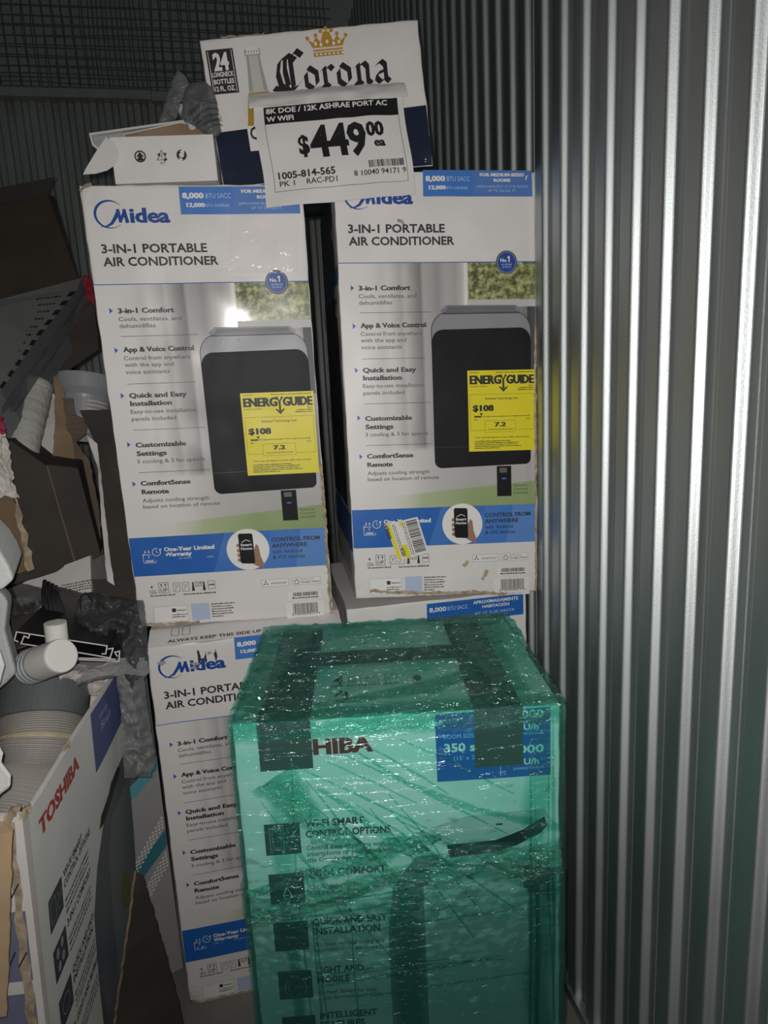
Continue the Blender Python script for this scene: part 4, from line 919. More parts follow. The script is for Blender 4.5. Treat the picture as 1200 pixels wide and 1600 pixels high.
def sub_card(parent, outline, m, part, th=.003, edge=None, jag=0.0, sd=0, lift=.001):
    P = [at(*p) for p in outline]; c = parent.location; cc = sum(P, Vector()) / len(P); rg = random.Random(sd)
    nrm = Vector()
    for i in range(len(P)): nrm += (P[i] - cc).cross(P[(i + 1) % len(P)] - cc)
    nrm.normalize()
    if nrm.dot(CAM - cc) < 0: nrm = -nrm
    Q = []
    for i in range(len(P)):
        a, b = P[i], P[(i + 1) % len(P)]; n = max(1, int((b - a).length / .012)) if jag else 1; side = (b - a).normalized().cross(nrm)
        for k in range(n): Q.append(a.lerp(b, k / n) + (side * rg.uniform(-jag, jag) if k else Vector()))
    mb = MB(); mb.prism([p - c + nrm * lift for p in Q], -nrm * th, m, edge or m); return mb.build(part, parent, merge=False)
def block(name, outline, label, cat, vec, m, ms=None, part='block_body', bevel=0.0, group=None):
    P = [ground(*p) for p in outline]; c = sum(P, Vector()) / len(P)
    o = tag(empty(name, c), label, cat, group); mb = MB(); mb.prism([p - c for p in P], Vector(vec), m, ms); mb.build(part, o, bevel=bevel); return o
def crumple(name, q, label, cat, m, amp=.02, n=36, sd=0, fr=9.0, part='sheet', group=None, parent=None):
    """a crumpled sheet spanning four corners (x, y, depth)"""
    A, B, Cc, D = [at(*p) for p in q]; c = (A + B + Cc + D) / 4
    nrm = (B - A).cross(D - A).normalized()
    o = parent or tag(empty(name, c), label, cat, group)
    def f(a, b):
        ra = a + .07 * nz(b * 5, 1, 0, sd); rb = b + .07 * nz(a * 5, 2, 0, sd)
        p = (A * (1 - ra) + B * ra) * (1 - rb) + (D * (1 - ra) + Cc * ra) * rb
        k = abs(nz(a * fr * .5, b * fr * .5, 1, sd)) * 1.1 + .55 * abs(nz(a * fr * 1.4, b * fr * 1.4, 5, sd)) + .25 * abs(nz(a * fr * 3.5, b * fr * 3.5, 7, sd))
        return p + nrm * amp * (k - .4) - o.location
    mb = MB(); mb.grid(f, n, n, m); mb.build(part, o, smooth=True, merge=False, recalc=False); return o

def puff(name, outline, label, cat, m, amp=.02, bulge=.02, sd=0, fr=1.0, part='bag_sheet', group=None, parent=None, res=5.0):
    """a limp bag or sheet with a free outline (x, y, depth); creased softly, fuller in the middle"""
    pts = [tuple(p) for p in outline]; n0 = len(pts)
    tri = [tuple(t) for t in tessellate_polygon([[Vector((p[0], p[1], 0)) for p in pts]])]; out = []; mids = {}
    while tri:
        a, b, c = tri.pop(); e = [(math.dist(pts[p][:2], pts[q][:2]), p, q, r) for p, q, r in ((a, b, c), (b, c, a), (c, a, b))]
        l, p, q, r = max(e)
        if l <= res: out.append((a, b, c)); continue
        k = (min(p, q), max(p, q))
        if k not in mids: mids[k] = len(pts); pts.append(tuple((pts[p][i] + pts[q][i]) / 2 for i in range(3)))
        tri += [(p, mids[k], r), (mids[k], q, r)]
    o = parent
    if o is None: o = tag(empty(name, at(*[sum(p[i] for p in outline) / n0 for i in range(3)])), label, cat, group)
    def edge(p):
        d = 1e9
        for i in range(n0):
            A, B = Vector(outline[i][:2]), Vector(outline[(i + 1) % n0][:2]); P = Vector(p[:2]); t = max(0, min(1, (P - A).dot(B - A) / max(1e-9, (B - A).length_squared))); d = min(d, (P - A.lerp(B, t)).length)
        return d
    V = []
    for p in pts:
        x, y = p[0] * .02 * fr, p[1] * .02 * fr; k = min(1, edge(p) / 22.0)
        d = -bulge * math.sqrt(k) - amp * (1 - abs(nz(x * 1.3, y * 1.3, 0, sd)) * 2.4) * (.3 + .7 * k) - amp * .35 * (1 - abs(nz(x * 3.1 + y, y * 2.6 - x, 4, sd)) * 2.4) - amp * .12 * nz(x * 9, y * 9, 2, sd)
        jx = 2.0 * nz(x * 6, y * 6, 9, sd); V.append(at(p[0] + jx, p[1] + jx * .7, p[2] + d) - o.location)
    mb = MB(); mb.add(V, out, m); mb.build(part, o, smooth=True, merge=False); return o

# printed carton standing between the open box and the lower carton (teal stripes)
GX, GY = -.475, 1.36
G_ = tag(empty('teal_striped_carton', (GX, GY, -0.022), (0, 0, R(22))), 'grey white carton with teal stripes and dotted print behind the open box', 'box')
mb = MB(); mb.box((0, 0, 0), (.20, .24, .80), mat('grey_white_card', (.60, .585, .575), .5, var=.1, scale=6)); mb.build('carton_body', G_, bevel=.002)
s = Sheet(lambda u, v, l: (u / 1000, -.0004 - l, v / 1000))
s.rect(1, 1, 199, 799, mat_cache('grey_white_print', (.60, .585, .575)), 0, 30); dn = lambda q_: [(a_, b_ - (62 if b_ < 790 else 0)) for a_, b_ in q_]
s.poly(dn([(1, 540), (60, 542), (110, 556), (150, 578), (199, 622), (199, 799), (1, 799)]), mat_cache('print_dark_grey_arc', (.10, .10, .105)), 1); s.rect(1, 1, 199, 799, mat_cache('grey_white_print', (.60, .585, .575)), 0, 30); s.poly(dn([(1, 540), (60, 542), (110, 556), (150, 578), (199, 622), (199, 588), (150, 545), (110, 524), (60, 512), (1, 508)]), TEAL, 2)
s.poly([(q_[0], q_[1] - 95) for q_ in ((20, 335), (70, 350), (199, 470), (199, 430), (90, 330), (20, 300))], TEAL, 1); s.poly([(q_[0], q_[1] - 95) for q_ in ((110, 345), (199, 430), (199, 470), (110, 385))], TEALD, 2)
for i in range(13):
    for j in range(16):
        u = 104 + i * 7.2 + j * .0; v = 262 + i * 9.4 + j * 8.2
        if 296 + i * 9.6 < v < 352 + i * 9.6 and j < 12 and i < 13: continue
        v -= 95; s.poly([(u, v), (u + 4.6, v + 3.6), (u + 4.6, v + 7.4), (u, v + 3.8)], PWHITE, 3)
s.build('printed_front', G_)
# dark leaning offcut of card in front of it
o, c, nrm = card('cardboard_offcut', [(213, 1362, 1.12), (222, 1366, 1.125), (256, 1480, 1.15), (281, 1572, 1.17), (284, None, 1.19), (178, None, 1.08), (180, 1600, 1.08), (196, 1490, 1.09)], 'dark brown pointed cardboard offcut leaning beside the white carton at lower left', 'cardboard', KRAFTD, .006, KRAFT, .0015, 3)
# tan flap at the very left bottom
card('cardboard_flap', [(-60, 1285, .775), (6, 1288, .78), (20, 1300, .785), (16, 1420, .79), (10, 1588, .80), (-8, 1592, .80), (-70, 1560, .79)], 'tan cardboard flap standing at the bottom left edge', 'cardboard', KRAFT2, .005, KRAFT2, .001, 5)

# styrofoam pieces at the left edge
def foam(outline, label, vec, m, sd):
    P = [at(*p) for p in outline]; c = sum(P, Vector()) / len(P); o = tag(empty('styrofoam_block', c), label, 'styrofoam', 'styrofoam pieces at the left edge')
    mb = MB(); mb.prism([p - c for p in P], Vector(vec), m); mb.build('foam_body', o, bevel=.006); return o
foam([(-220, 760, 1.10), (-60, 800, 1.10), (0, 862, 1.10), (14, 886, 1.10), (22, 906, 1.10), (4, 922, 1.10), (-60, 928, 1.10), (-220, 930, 1.10)], 'white styrofoam corner at the left edge, just below the torn brown carton', (-.03, .14, .01), FOAM, 1)
foam([(-220, 929, 1.06), (2, 924, 1.06), (13, 940, 1.06), (8, 985, 1.06), (26, 1052, 1.06), (10, 1068, 1.06), (-30, 1100, 1.06), (-40, 1670, 1.06), (-220, 1670, 1.06)], 'grey styrofoam wedge at the left edge, touching the pipe fitting', (-.03, .10, -.02), FOAMG, 2)
foam([(-60, 1030, .98), (0, 1010, .98), (9, 1040, .98), (0, 1075, .98), (-60, 1090, .98), (-110, 1060, .98)], 'small white styrofoam piece at the left edge above the hose collar', (-.03, .06, -.01), FOAM, 3)
foam([(-40, 1152, .88), (0, 1163, .88), (8, 1178, .88), (5, 1192, .88), (20, 1212, .88), (19, 1232, .88), (0, 1245, .88), (-12, 1300, .88), (-20, 1500, .88), (-90, 1500, .88), (-80, 1160, .88)], 'broken white styrofoam lump in front of the ribbed hose', (-.04, .05, 0), FOAM, 4)

# plastic sheets and bags over the open box
crumple('plastic_sheet', [(112, 1040, 1.18), (226, 1028, 1.24), (232, 1052, 1.22), (128, 1062, 1.14)], 'grey plastic sheet folded over the far rim of the open box', 'plastic sheet', CLOUDY, .02, 30, 2, 5)
puff('plastic_bag', [(122, 935, 1.38), (150, 925, 1.40), (190, 935, 1.38), (224, 938, 1.36), (230, 985, 1.31), (232, 1040, 1.27), (205, 1078, 1.25), (188, 1050, 1.26), (172, 1016, 1.28), (130, 1002, 1.30), (112, 985, 1.32)], 'crumpled smoky plastic bag left of the lower white carton', 'plastic bag', SMOKE, .03, .03, 3, 1.2)
puff('plastic_bag', [(8, 925, 1.42), (30, 910, 1.44), (64, 918, 1.44), (80, 940, 1.40), (62, 955, 1.37), (30, 962, 1.35), (10, 972, 1.34)], 'dull plastic bag under the torn brown carton', 'plastic bag', SMOKE, .02, .02, 4, 1.2)
puff('bubble_wrap', [(180, 1052, 1.24), (224, 1040, 1.27), (229, 1090, 1.28), (238, 1150, 1.29), (244, 1192, 1.29), (236, 1214, 1.28), (194, 1216, 1.26), (192, 1160, 1.26), (188, 1100, 1.25)], 'hanging strip of bubble wrap between the open box and white carton', 'bubble wrap', CLOUDY, .014, .012, 5, 1.6)
crumple('foam_sheet', [(92, 1048, 1.19), (165, 1050, 1.24), (160, 1085, 1.26), (96, 1082, 1.2)], 'pinkish white packing sheet inside the open box', 'packing sheet', mat('packing_sheet', (.52, .47, .45), .8, bump=.5, bscale=120), .01, 24, 6, 5)
# supporting cartons under the heap
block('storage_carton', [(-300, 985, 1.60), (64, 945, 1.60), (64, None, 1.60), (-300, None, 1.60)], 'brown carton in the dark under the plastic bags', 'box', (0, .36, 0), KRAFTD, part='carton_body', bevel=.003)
# black cables
CB = tag(empty('black_cables', at(75, 945, 1.36)), 'bundle of black cables hanging down behind the pipe fitting', 'cables')
for j in range(5):
    mb = MB(); x = 66 + j * 6
    mb.tube([rel(CB, p) for p in path_tube([at(x + 4, 908 + 3 * j, 1.42), at(x + 2 + 3 * math.sin(j), 930, 1.36), at(x + 8, 955, 1.34), at(x + 10, 985, 1.33), at(x + 8, 1010, 1.34)], 24)], .0042, CABLE, 8); mb.build('cable', CB)
mb = MB(); mb.tube([rel(CB, p) for p in path_tube([at(128, 960, 1.33), at(126, 935, 1.33), at(135, 927, 1.33), at(142, 938, 1.34)], 24)], .002, CABLE, 6); mb.build('thin_wire', CB)
# white topped carton behind
o = block('flat_white_carton', [(20, 918, 1.52), (72, 894, 1.52), (141, 868, 1.52), (143, 925, 1.48), (90, 935, 1.48), (30, 945, 1.48)], 'white carton with a small printed strip under the dark brown carton', 'box', (0, .22, -.05), SIDEW, part='carton_body')
s_o = o.location
mb = MB()
rg = random.Random(3)
for r in range(4):
    t = 0.0
    while t < 1:
        b = rg.uniform(.02, .07); p0 = at(96 + 46 * t, 916 + r * 4 - 9 * t, 1.475); p1 = at(96 + 46 * min(1, t + b), 916 + r * 4 - 9 * min(1, t + b), 1.475); up = Vector((0, 0, .0026)); mb.add([p0 - s_o, p1 - s_o, p1 + up - s_o, p0 + up - s_o], [(0, 1, 2, 3)], INK); t += b + .03
mb.build('printed_strip', o, merge=False, recalc=False)
card('cardboard_scrap', [(15, 955, 1.40), (64, 938, 1.42), (70, 1000, 1.36), (24, 1014, 1.34)], 'dark brown cardboard scrap left of the black cables', 'cardboard', KRAFTD, .004, None, .001, 8)

# big dark carton lying open with a torn flap
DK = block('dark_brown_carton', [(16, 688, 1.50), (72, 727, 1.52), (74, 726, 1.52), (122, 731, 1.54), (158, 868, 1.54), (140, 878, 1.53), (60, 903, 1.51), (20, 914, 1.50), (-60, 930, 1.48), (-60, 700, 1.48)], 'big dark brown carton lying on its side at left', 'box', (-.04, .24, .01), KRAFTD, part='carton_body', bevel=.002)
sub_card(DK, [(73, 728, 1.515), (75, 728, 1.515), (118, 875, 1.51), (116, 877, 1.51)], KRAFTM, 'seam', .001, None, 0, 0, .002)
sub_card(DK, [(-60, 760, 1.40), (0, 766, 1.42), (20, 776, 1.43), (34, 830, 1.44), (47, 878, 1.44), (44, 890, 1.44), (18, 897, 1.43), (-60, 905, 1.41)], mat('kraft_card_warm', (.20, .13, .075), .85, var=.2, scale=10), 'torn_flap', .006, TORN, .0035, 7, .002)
sub_card(DK, [(22, 775, 1.425), (26, 774, 1.425), (40, 826, 1.435), (55, 888, 1.435), (44, 892, 1.435), (36, 850, 1.435)], TORN, 'torn_edge', .003, TORN, .004, 9, .006)
# white printed sack with red
SK = crumple('printed_sack', [(-40, 680, 1.30), (8, 676, 1.34), (31, 780, 1.36), (-40, 775, 1.32)], 'crinkled white sack with red print at the left edge', 'sack', mat('woven_sack', (.52, .49, .44), .7, var=.25, scale=25), .03, 30, 12, 6, 'sack_body')
crumple('', [(-40, 630, 1.30), (2, 648, 1.34), (11, 682, 1.335), (-40, 684, 1.30)], '', '', CLOTHR, .012, 20, 13, 6, 'red_print', parent=SK)
# foam roll, white board, brown flaps
FR = tag(empty('foam_roll', at(50, 650, 1.62)), 'crinkly wrapped white foam roll leaning behind the printed sack', 'foam roll')
mb = MB(); fp = path_tube([at(58, 594, 1.70), at(52, 625, 1.67), at(42, 665, 1.62), at(30, 715, 1.57)], 40); mb.tube([rel(FR, p) for p in fp], [.036 * min(1, .55 + i / 6) + .003 * nz(i * .6) for i in range(len(fp))], mat('foam_wrap', (.50, .49, .45), .35, bump=.9, bscale=90), 20); mb.build('roll_body', FR, smooth=True)
card('white_board', [(80, 608, 1.75), (88, 622, 1.75), (88, 650, 1.74), (84, 732, 1.66), (46, 712, 1.66)], 'plain white board between the foam roll and the brown flaps', 'board', SIDEW, .012, PVCG, 0, 2)
card('cardboard_strip', [(84, 586, 1.74), (98, 604, 1.74), (112, 680, 1.70), (119, 735, 1.65), (80, 735, 1.65), (86, 660, 1.71)], 'narrow tan cardboard strip right of the white board', 'cardboard', KRAFT, .005, None, .0015, 4)
card('torn_cardboard', [(98, 622, 1.72), (114, 622, 1.72), (118, 648, 1.72), (136, 656, 1.72), (133, 678, 1.70), (118, 690, 1.69), (140, 720, 1.68), (155, 800, 1.62), (160, 880, 1.60), (145, 820, 1.62), (120, 740, 1.66), (106, 680, 1.70)], 'ragged brown cardboard under the grey hose adapter', 'cardboard', KRAFTM, .006, TORN, .002, 6)
TF = card('tall_cardboard_flap', [(124, 641, 1.58), (174, 640, 1.58), (190, 735, 1.56), (222, 985, 1.48), (140, 985, 1.48), (143, 905, 1.50), (172, 905, 1.51), (160, 790, 1.55), (148, 690, 1.58)], 'tall dark brown cardboard flap beside the upper left carton', 'cardboard', KRAFTD, .006, KRAFT, .0008, 7)[0]
sub_card(TF, [(134, 682, 1.56), (150, 694, 1.56), (160, 780, 1.53), (170, 870, 1.50), (177, 915, 1.48), (166, 908, 1.48), (157, 820, 1.51), (152, 735, 1.54)], SIDEW, 'white_lining', .002, None, .001, 3, .006)
# grey hose adapter
AD = tag(empty('hose_adapter', at(132, 633, 1.85)), 'pale grey round plastic hose adapter above the torn cardboard', 'hose adapter')
mb = MB(); r0 = .083; M = Euler((R(-16), R(6), 0)).to_matrix()
prof_a = [(r0 * .90, .066), (r0, .066), (r0 * 1.0, .060), (r0 * .985, .046), (r0 * .97, .030), (r0 * .80, .014), (r0 * .78, .006), (r0 * .74, -.03), (r0 * .72, -.085), (r0 * .68, -.085), (r0 * .70, -.03), (r0 * .74, .008), (r0 * .92, .032), (r0 * .90, .066)]
mb.lathe(prof_a, PVCG, 44, M.to_4x4()); mb.build('adapter_body', AD, smooth=False)
for j in range(5):
    mb = MB(); z = -.004 - j * .0105; ring = []
    for k in range(9):
        a = R(-72 + k * 6.5); rr = r0 * .775
        ring += [M @ Vector((rr * math.cos(a), rr * math.sin(a), z)), M @ Vector((rr * math.cos(a), rr * math.sin(a), z + .0042))]
    mb.add(ring, [(2 * k, 2 * k + 1, 2 * k + 3, 2 * k + 2) for k in range(8)], PVC); mb.build('vent_slot', AD, merge=False, recalc=False)
# long printed carton in clear wrap, tilted
LG = block('long_printed_carton', [(-90, 500, 1.62), (0, 468, 1.78), (128, 434, 2.02), (121, 452, 1.98), (60, 528, 1.76), (0, 612, 1.56), (-90, 690, 1.45)], 'long grey printed carton with a black and white checked edge, in clear wrap', 'box', (.03, .03, -.075), mat('grey_print_card', (.20, .20, .185), .5, var=.15, scale=8), mat('grey_wrap_side', (.13, .135, .14), .35, bump=.4, bscale=30), part='carton_body')
E3 = [at(122, 451, 1.985), at(60, 528, 1.76), at(0, 612, 1.56), at(-90, 690, 1.45)]
def edge_pt(t):
    q = min(t * 3, 2.9999); i = int(q); return E3[i].lerp(E3[i + 1], q - i)
def far_pt(t): return at(0, 468, 1.78).lerp(at(-90, 690, 1.45), t * .8)
lgo = LG.location; up3 = (CAM - edge_pt(.4)).normalized() * .006
for i in range(10):
    t0, t1 = .02 + i * .066, .02 + i * .066 + .036
    A, B = edge_pt(t0), edge_pt(t1); C2, D2 = B.lerp(far_pt(t1), .09), A.lerp(far_pt(t0), .09)
    mb = MB(); mb.prism([p - lgo + up3 for p in (A, B, C2, D2)], -up3 * .8, DARKP); mb.build('black_check', LG)
mb = MB(); rg = random.Random(8)
for r in range(12):
    t = .04 + r * .055; A, B = edge_pt(t), far_pt(t); k = .18
    while k < .62:
        b = rg.uniform(.02, .06); p0, p1 = A.lerp(B, k), A.lerp(B, k + b); dv = (edge_pt(t + .012) - A) * .9
        mb.add([p0 - lgo + up3, p1 - lgo + up3, p1 + dv - lgo + up3, p0 + dv - lgo + up3], [(0, 1, 2, 3)], INK); k += b + .014
mb.build('printed_lines', LG, merge=False, recalc=False)
crumple('', [(132, 455, 1.99), (142, 474, 1.97), (22, 646, 1.53), (2, 636, 1.52)], '', '', SMOKE, .012, 40, 15, 5, 'clear_wrap', parent=LG)
# open brown carton behind it
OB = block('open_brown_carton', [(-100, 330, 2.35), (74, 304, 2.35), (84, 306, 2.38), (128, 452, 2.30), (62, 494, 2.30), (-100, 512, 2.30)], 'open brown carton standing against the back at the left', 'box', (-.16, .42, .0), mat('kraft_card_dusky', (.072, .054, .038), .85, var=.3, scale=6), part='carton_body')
sub_card(OB, [(-100, 312, 2.33), (0, 293, 2.33), (87, 276, 2.33), (73, 306, 2.34), (-100, 334, 2.34)], mat('kraft_card_dull', (.055, .05, .042), .85), 'top_flap', .004, KRAFT, .0006, 4, .004)  # flap card a little darker and greyer than the carton body
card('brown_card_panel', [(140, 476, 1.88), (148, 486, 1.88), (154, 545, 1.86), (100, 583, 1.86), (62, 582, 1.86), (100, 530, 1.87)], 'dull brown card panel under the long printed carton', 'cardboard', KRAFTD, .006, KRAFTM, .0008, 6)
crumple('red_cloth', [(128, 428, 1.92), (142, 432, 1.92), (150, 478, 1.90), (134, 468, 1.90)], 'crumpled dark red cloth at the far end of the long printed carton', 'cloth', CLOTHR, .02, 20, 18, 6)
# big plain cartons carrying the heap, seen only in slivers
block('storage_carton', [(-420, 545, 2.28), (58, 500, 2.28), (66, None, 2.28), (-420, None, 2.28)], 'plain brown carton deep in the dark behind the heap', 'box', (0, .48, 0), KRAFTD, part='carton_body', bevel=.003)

# warning bag stuffed behind the small white box
WB = puff('warning_bag', [(283, 186, 1.400), (285, 160, 1.400), (290, 138, 1.405), (300, 128, 1.405), (320, 127, 1.405), (333, 138, 1.400), (339, 160, 1.395), (343, 188, 1.385), (346, 208, 1.375), (336, 216, 1.370), (318, 208, 1.375), (302, 196, 1.385)], 'grey plastic bag printed with a warning, stuffed behind the small open box', 'plastic bag', BAGGREY, .012, .022, 21, 1.0)
puff('', [(270, 120, 1.43), (279, 110, 1.43), (288, 117, 1.425), (300, 138, 1.42), (312, 150, 1.42), (300, 170, 1.42), (282, 158, 1.425), (276, 186, 1.43), (262, 190, 1.44), (248, 192, 1.44), (258, 160, 1.44), (266, 140, 1.44)], '', '', BAGGREY, .014, .012, 23, 1.1, 'bag_fold', parent=WB)
A, B, D = at(292, 166, 1.352), at(337, 146, 1.350), at(308, 214, 1.335); ux = (B - A) / 62; vy = (A - D) / 60
s = Sheet(lambda u, v, l: A + ux * u + vy * (v - 66) + Vector((0, -l + .012 * ((u - 31) / 31) ** 2, -.006 * ((u - 34) / 31) ** 2)) - WB.location)
s.stroke([(0, 52), (0, 65), (30, 65), (60, 65)], .9, INK, 0); s.text('WARNING', 2, 55, 8, INK, w=30, bold=0); s.text('To avoid', 35, 55, 6.5, INK, w=25, bold=0)
for v, t, u0, w in ((43, 'danger of suffocation', 3, 56), (32, 'keep this bag away', 8, 50), (21, 'from babies', 20, 38), (11, 'and children', 24, 32)): s.text(t, u0, v, 6, INK, w=w, bold=0)
s.stroke([(10, 28), (60, 30)], .7, INK, 0)
s.build('warning_print', WB)
WT = tag(empty('white_tube', at(292, 180, 1.43)), 'small white tube end poking out beside the warning bag', 'tube')
mb = MB(); mb.tube([rel(WT, at(284, 170, 1.45)), rel(WT, at(301, 197, 1.42))], [.010, .008], PVC, 14); mb.build('tube_body', WT)
# dark bracket at the top of the far wall corner
block('wall_bracket', [(636, -30, 2.6), (668, -30, 2.6), (666, 14, 2.6), (652, 30, 2.6), (644, 18, 2.6)], 'black object hanging behind the top right corner of the beer carton', 'cloth', (0, .08, 0), DARKP, part='bundle')

# ------------------------------------------------------------------ green wrapped box in front
T_ = tag(empty('wrapped_carton', (-0.078, 0.930, -0.022), (0, 0, R(-8.5))), 'big white carton wrapped in green stretch film in the foreground', 'box')
TW, TH, TD = 487, 848, 378
PC = carton(TW, TH + 22, TD, 51, T_, WHITE, 0.0015, WHITE, crush=.003)
def P(u, v, l=0.0):
    x, y, z = PC(u, v + 22, l); return (x, y, z - .022)
s = Sheet(P)
# picture of the appliance: crest, dark outlet, columns
s.poly([(262, 651), (347, 674), (463, 678), (484, 645), (463, 664), (387, 628), (311, 622), (296, 630)], mat_cache('print_pale_grey', (.50, .49, .48)), 0)
s.rows([(1, 215, 480), (520, 215, 480), (556, 262, 478), (612, 270, 478)], mat_cache('print_appliance_front', (.58, .57, .56)), 0)
s.rows([(1, 213, 272), (470, 213, 272), (560, 225, 278), (610, 262, 300)], mat_cache('print_appliance_side', (.25, .25, .25)), 1); s.rect(272, 1, 277, 560, mat_cache('print_edge_light', (.62, .61, .6)), 2)
s.poly([(311, 626), (315, 604), (384, 607), (420, 618), (458, 637), (468, 650), (463, 665), (430, 645), (387, 629)], BLACKP, 3)
s.poly([(311, 626), (322, 610), (384, 611), (384, 622)], mat_cache('print_louver', (.03, .03, .032)), 4)
s.rect(388, 655, 398, 658, INK, 3)
s.text('TOSHIBA', 40, 793, 25, MAROON, w=165, bold=2, heavy=1.0)
s.rect(300, 735, 473, 846, mat_cache('ink_panel_blue', (0.02, 0.10, 0.42)), 1); s.rect(396, 738, 397, 843, PBLUE, 2)
s.text('ROOM SIZE:', 312, 805, 6.5, PBLUE, w=47); s.text('350 sq.ft.', 312, 783, 14, PWHITE, w=80, bold=2, L=3); s.text("(15' x 23.3')", 326, 769, 6.5, PBLUE, w=50)
for v, a, b in ((831, '12,000', 'B.T.U/h'), (774, '8,000', 'B.T.U/h')):
    s.text(a, 463, v, 13, PWHITE, w=58, bold=2, L=3, al='r'); s.text(b, 455, v - 19, 10, PWHITE, w=48, bold=2, L=3, al='r'); s.text('(ASHRAE Standard)', 462, v - 27, 4, PBLUE, w=46, al='r')
def feat(v, lines, small, icon):
    s.rect(33, v - 14, 87, v + 39, SLATE, 1)
    for i, t in enumerate(lines): s.text(t[0], 95, v + 26 - i * 18 + 4, 12, INK, w=t[1], bold=2)
    y = v + 34 - len(lines) * 18 - 8
    for i, t in enumerate(small): s.text(t[0], 95, y - i * 10.5, 8, GREYT, w=t[1], bold=1)
    G = PGREY
    if icon == 0:
        s.frame(40, v - 6, 62, v + 33, 1.4, G, 2); s.frame(44, v - 2, 58, v + 29, 1, G, 2); s.stroke([(66, v + 30), (70, v + 22), (65, v + 16), (69, v + 10), (64, v + 2), (70, v - 4)], 1.4, G, 2)
        for a in (-35, -12, 12, 35): s.stroke([(73, v + 13 + a * .1), (83, v + 13 + a * .45)], 1.4, G, 2)
    if icon == 1: s.stroke([(60, v + 14), (55, v + 4), (54, v - 1), (57, v - 6), (62, v - 6), (66, v - 1), (65, v + 4)], 1.6, PWHITE, 2, closed=True)
    if icon == 2: s.stroke([(42, v + 22), (46, v + 27), (78, v + 28), (81, v + 18)], 1.4, G, 2); s.stroke([(50, v + 2), (62, v + 12), (73, v + 2), (68, v + 2), (68, v - 8)], 1.4, G, 2); s.stroke([(50, v + 2), (56, v + 2), (56, v - 8)], 1.4, G, 2)
    if icon == 3: s.ring(60, v + 7, 17, 1.6, G, 2); s.ring(60, v + 7, 12, 1.2, G, 2); s.rect(52, v + 25, 68, v + 31, G, 2); s.stroke([(50, v + 36), (70, v + 36)], 1.4, G, 2); s.ell(80, v - 2, 2, 2, G, 2, 10); s.ell(80, v + 6, 2, 2, G, 2, 10)
    if icon == 4: s.ring(60, v + 8, 16, 1.6, G, 2, 0, 180)
feat(643, (('WI-FI SMART', 91), ('CONTROL OPTIONS', 131)), (('Control from anywhere with', 120), ('smartphone or your voice with', 136), ('the Google Assistant', 92)), 0)
feat(557, (('3-IN-1 COMFORT', 120),), (('Cools, dehumidifies', 82), ('and ventilates', 60)), 1)
feat(470, (('QUICK AND EASY', 118), ('INSTALLATION', 106)), (('Fits most vertical sliding and', 111), ('casement-style windows', 100)), 2)
feat(379, (('LIGHT AND', 76), ('MOBILE', 53)), (('4-wheel design for easy', 95), ('room-to-room portability', 104)), 3)
feat(292, (('INTELLIGENT', 93), ('FEATURES', 72)), (('Digital display and timer', 95), ('with full remote', 70)), 4)
s.build('printed_front', T_)
# marks on the lid
s = Sheet(lambda u, v, l: (u / 1000, v / 1000, TH / 1000 + .002 + l))
s.text('4', 144, 112, 30, INK, w=17, bold=2); s.rect(143, 106, 162, 109, INK, 2); s.rect(143, 101, 162, 103, INK, 2)
for u in (170, 200, 230): s.frame(u, 112, u + 20, 140, 1, GREYT); s.stroke([(u + 4, 116), (u + 15, 136)], 1, GREYT, 2)
s.scribble(168, 102, 252, 5, GREYT)
for a in (90, 210, 330): s.stroke([(160 + 11 * math.cos(R(a)), 66 + 20 * math.sin(R(a))), (160 + 11 * math.cos(R(a + 85)), 66 + 20 * math.sin(R(a + 85)))], 5, INK, 2)
s.ell(284, 118, 7, 12, GREYT, 2, 14); s.scribble(276, 96, 294, 4, GREYT)
s.build('printed_top', T_)
# dark tape over the front top edge, running back across the lid
def tape(u0, u1, drop, back, name, sd):
    mb = MB()
    def f(a, b):
        u = u0 + (u1 - u0) * a + 4 * nz(b * 6, a, 1, sd) * b; q = b * (drop + back)
        if q < drop: x, y, z = P(u, TH - drop + q, .0026); return (x, y, z)
        k = q - drop; return (u / 1000, -.001 + k / 1000 if k > 3 else -.0026 + k / 1000, TH / 1000 + .0032 + .002 * nz(a * 5, b * 30, 2, sd))
    mb.grid(f, 6, 60, GREYTAPE); mb.build(name, T_, merge=False, recalc=False)
tape(36, 115, 76, 372, 'tape_strip', 1); tape(358, 431, 92, 372, 'tape_strip', 2)
mb = MB(); mb.grid(lambda a, b: (.116 + .242 * a, .186 + .06 * b + .004 * nz(a * 5, b, 2), TH / 1000 + .0034 + .001 * nz(a * 9, b * 4)), 20, 4, GREYTAPE); mb.build('tape_strip', T_, merge=False, recalc=False)

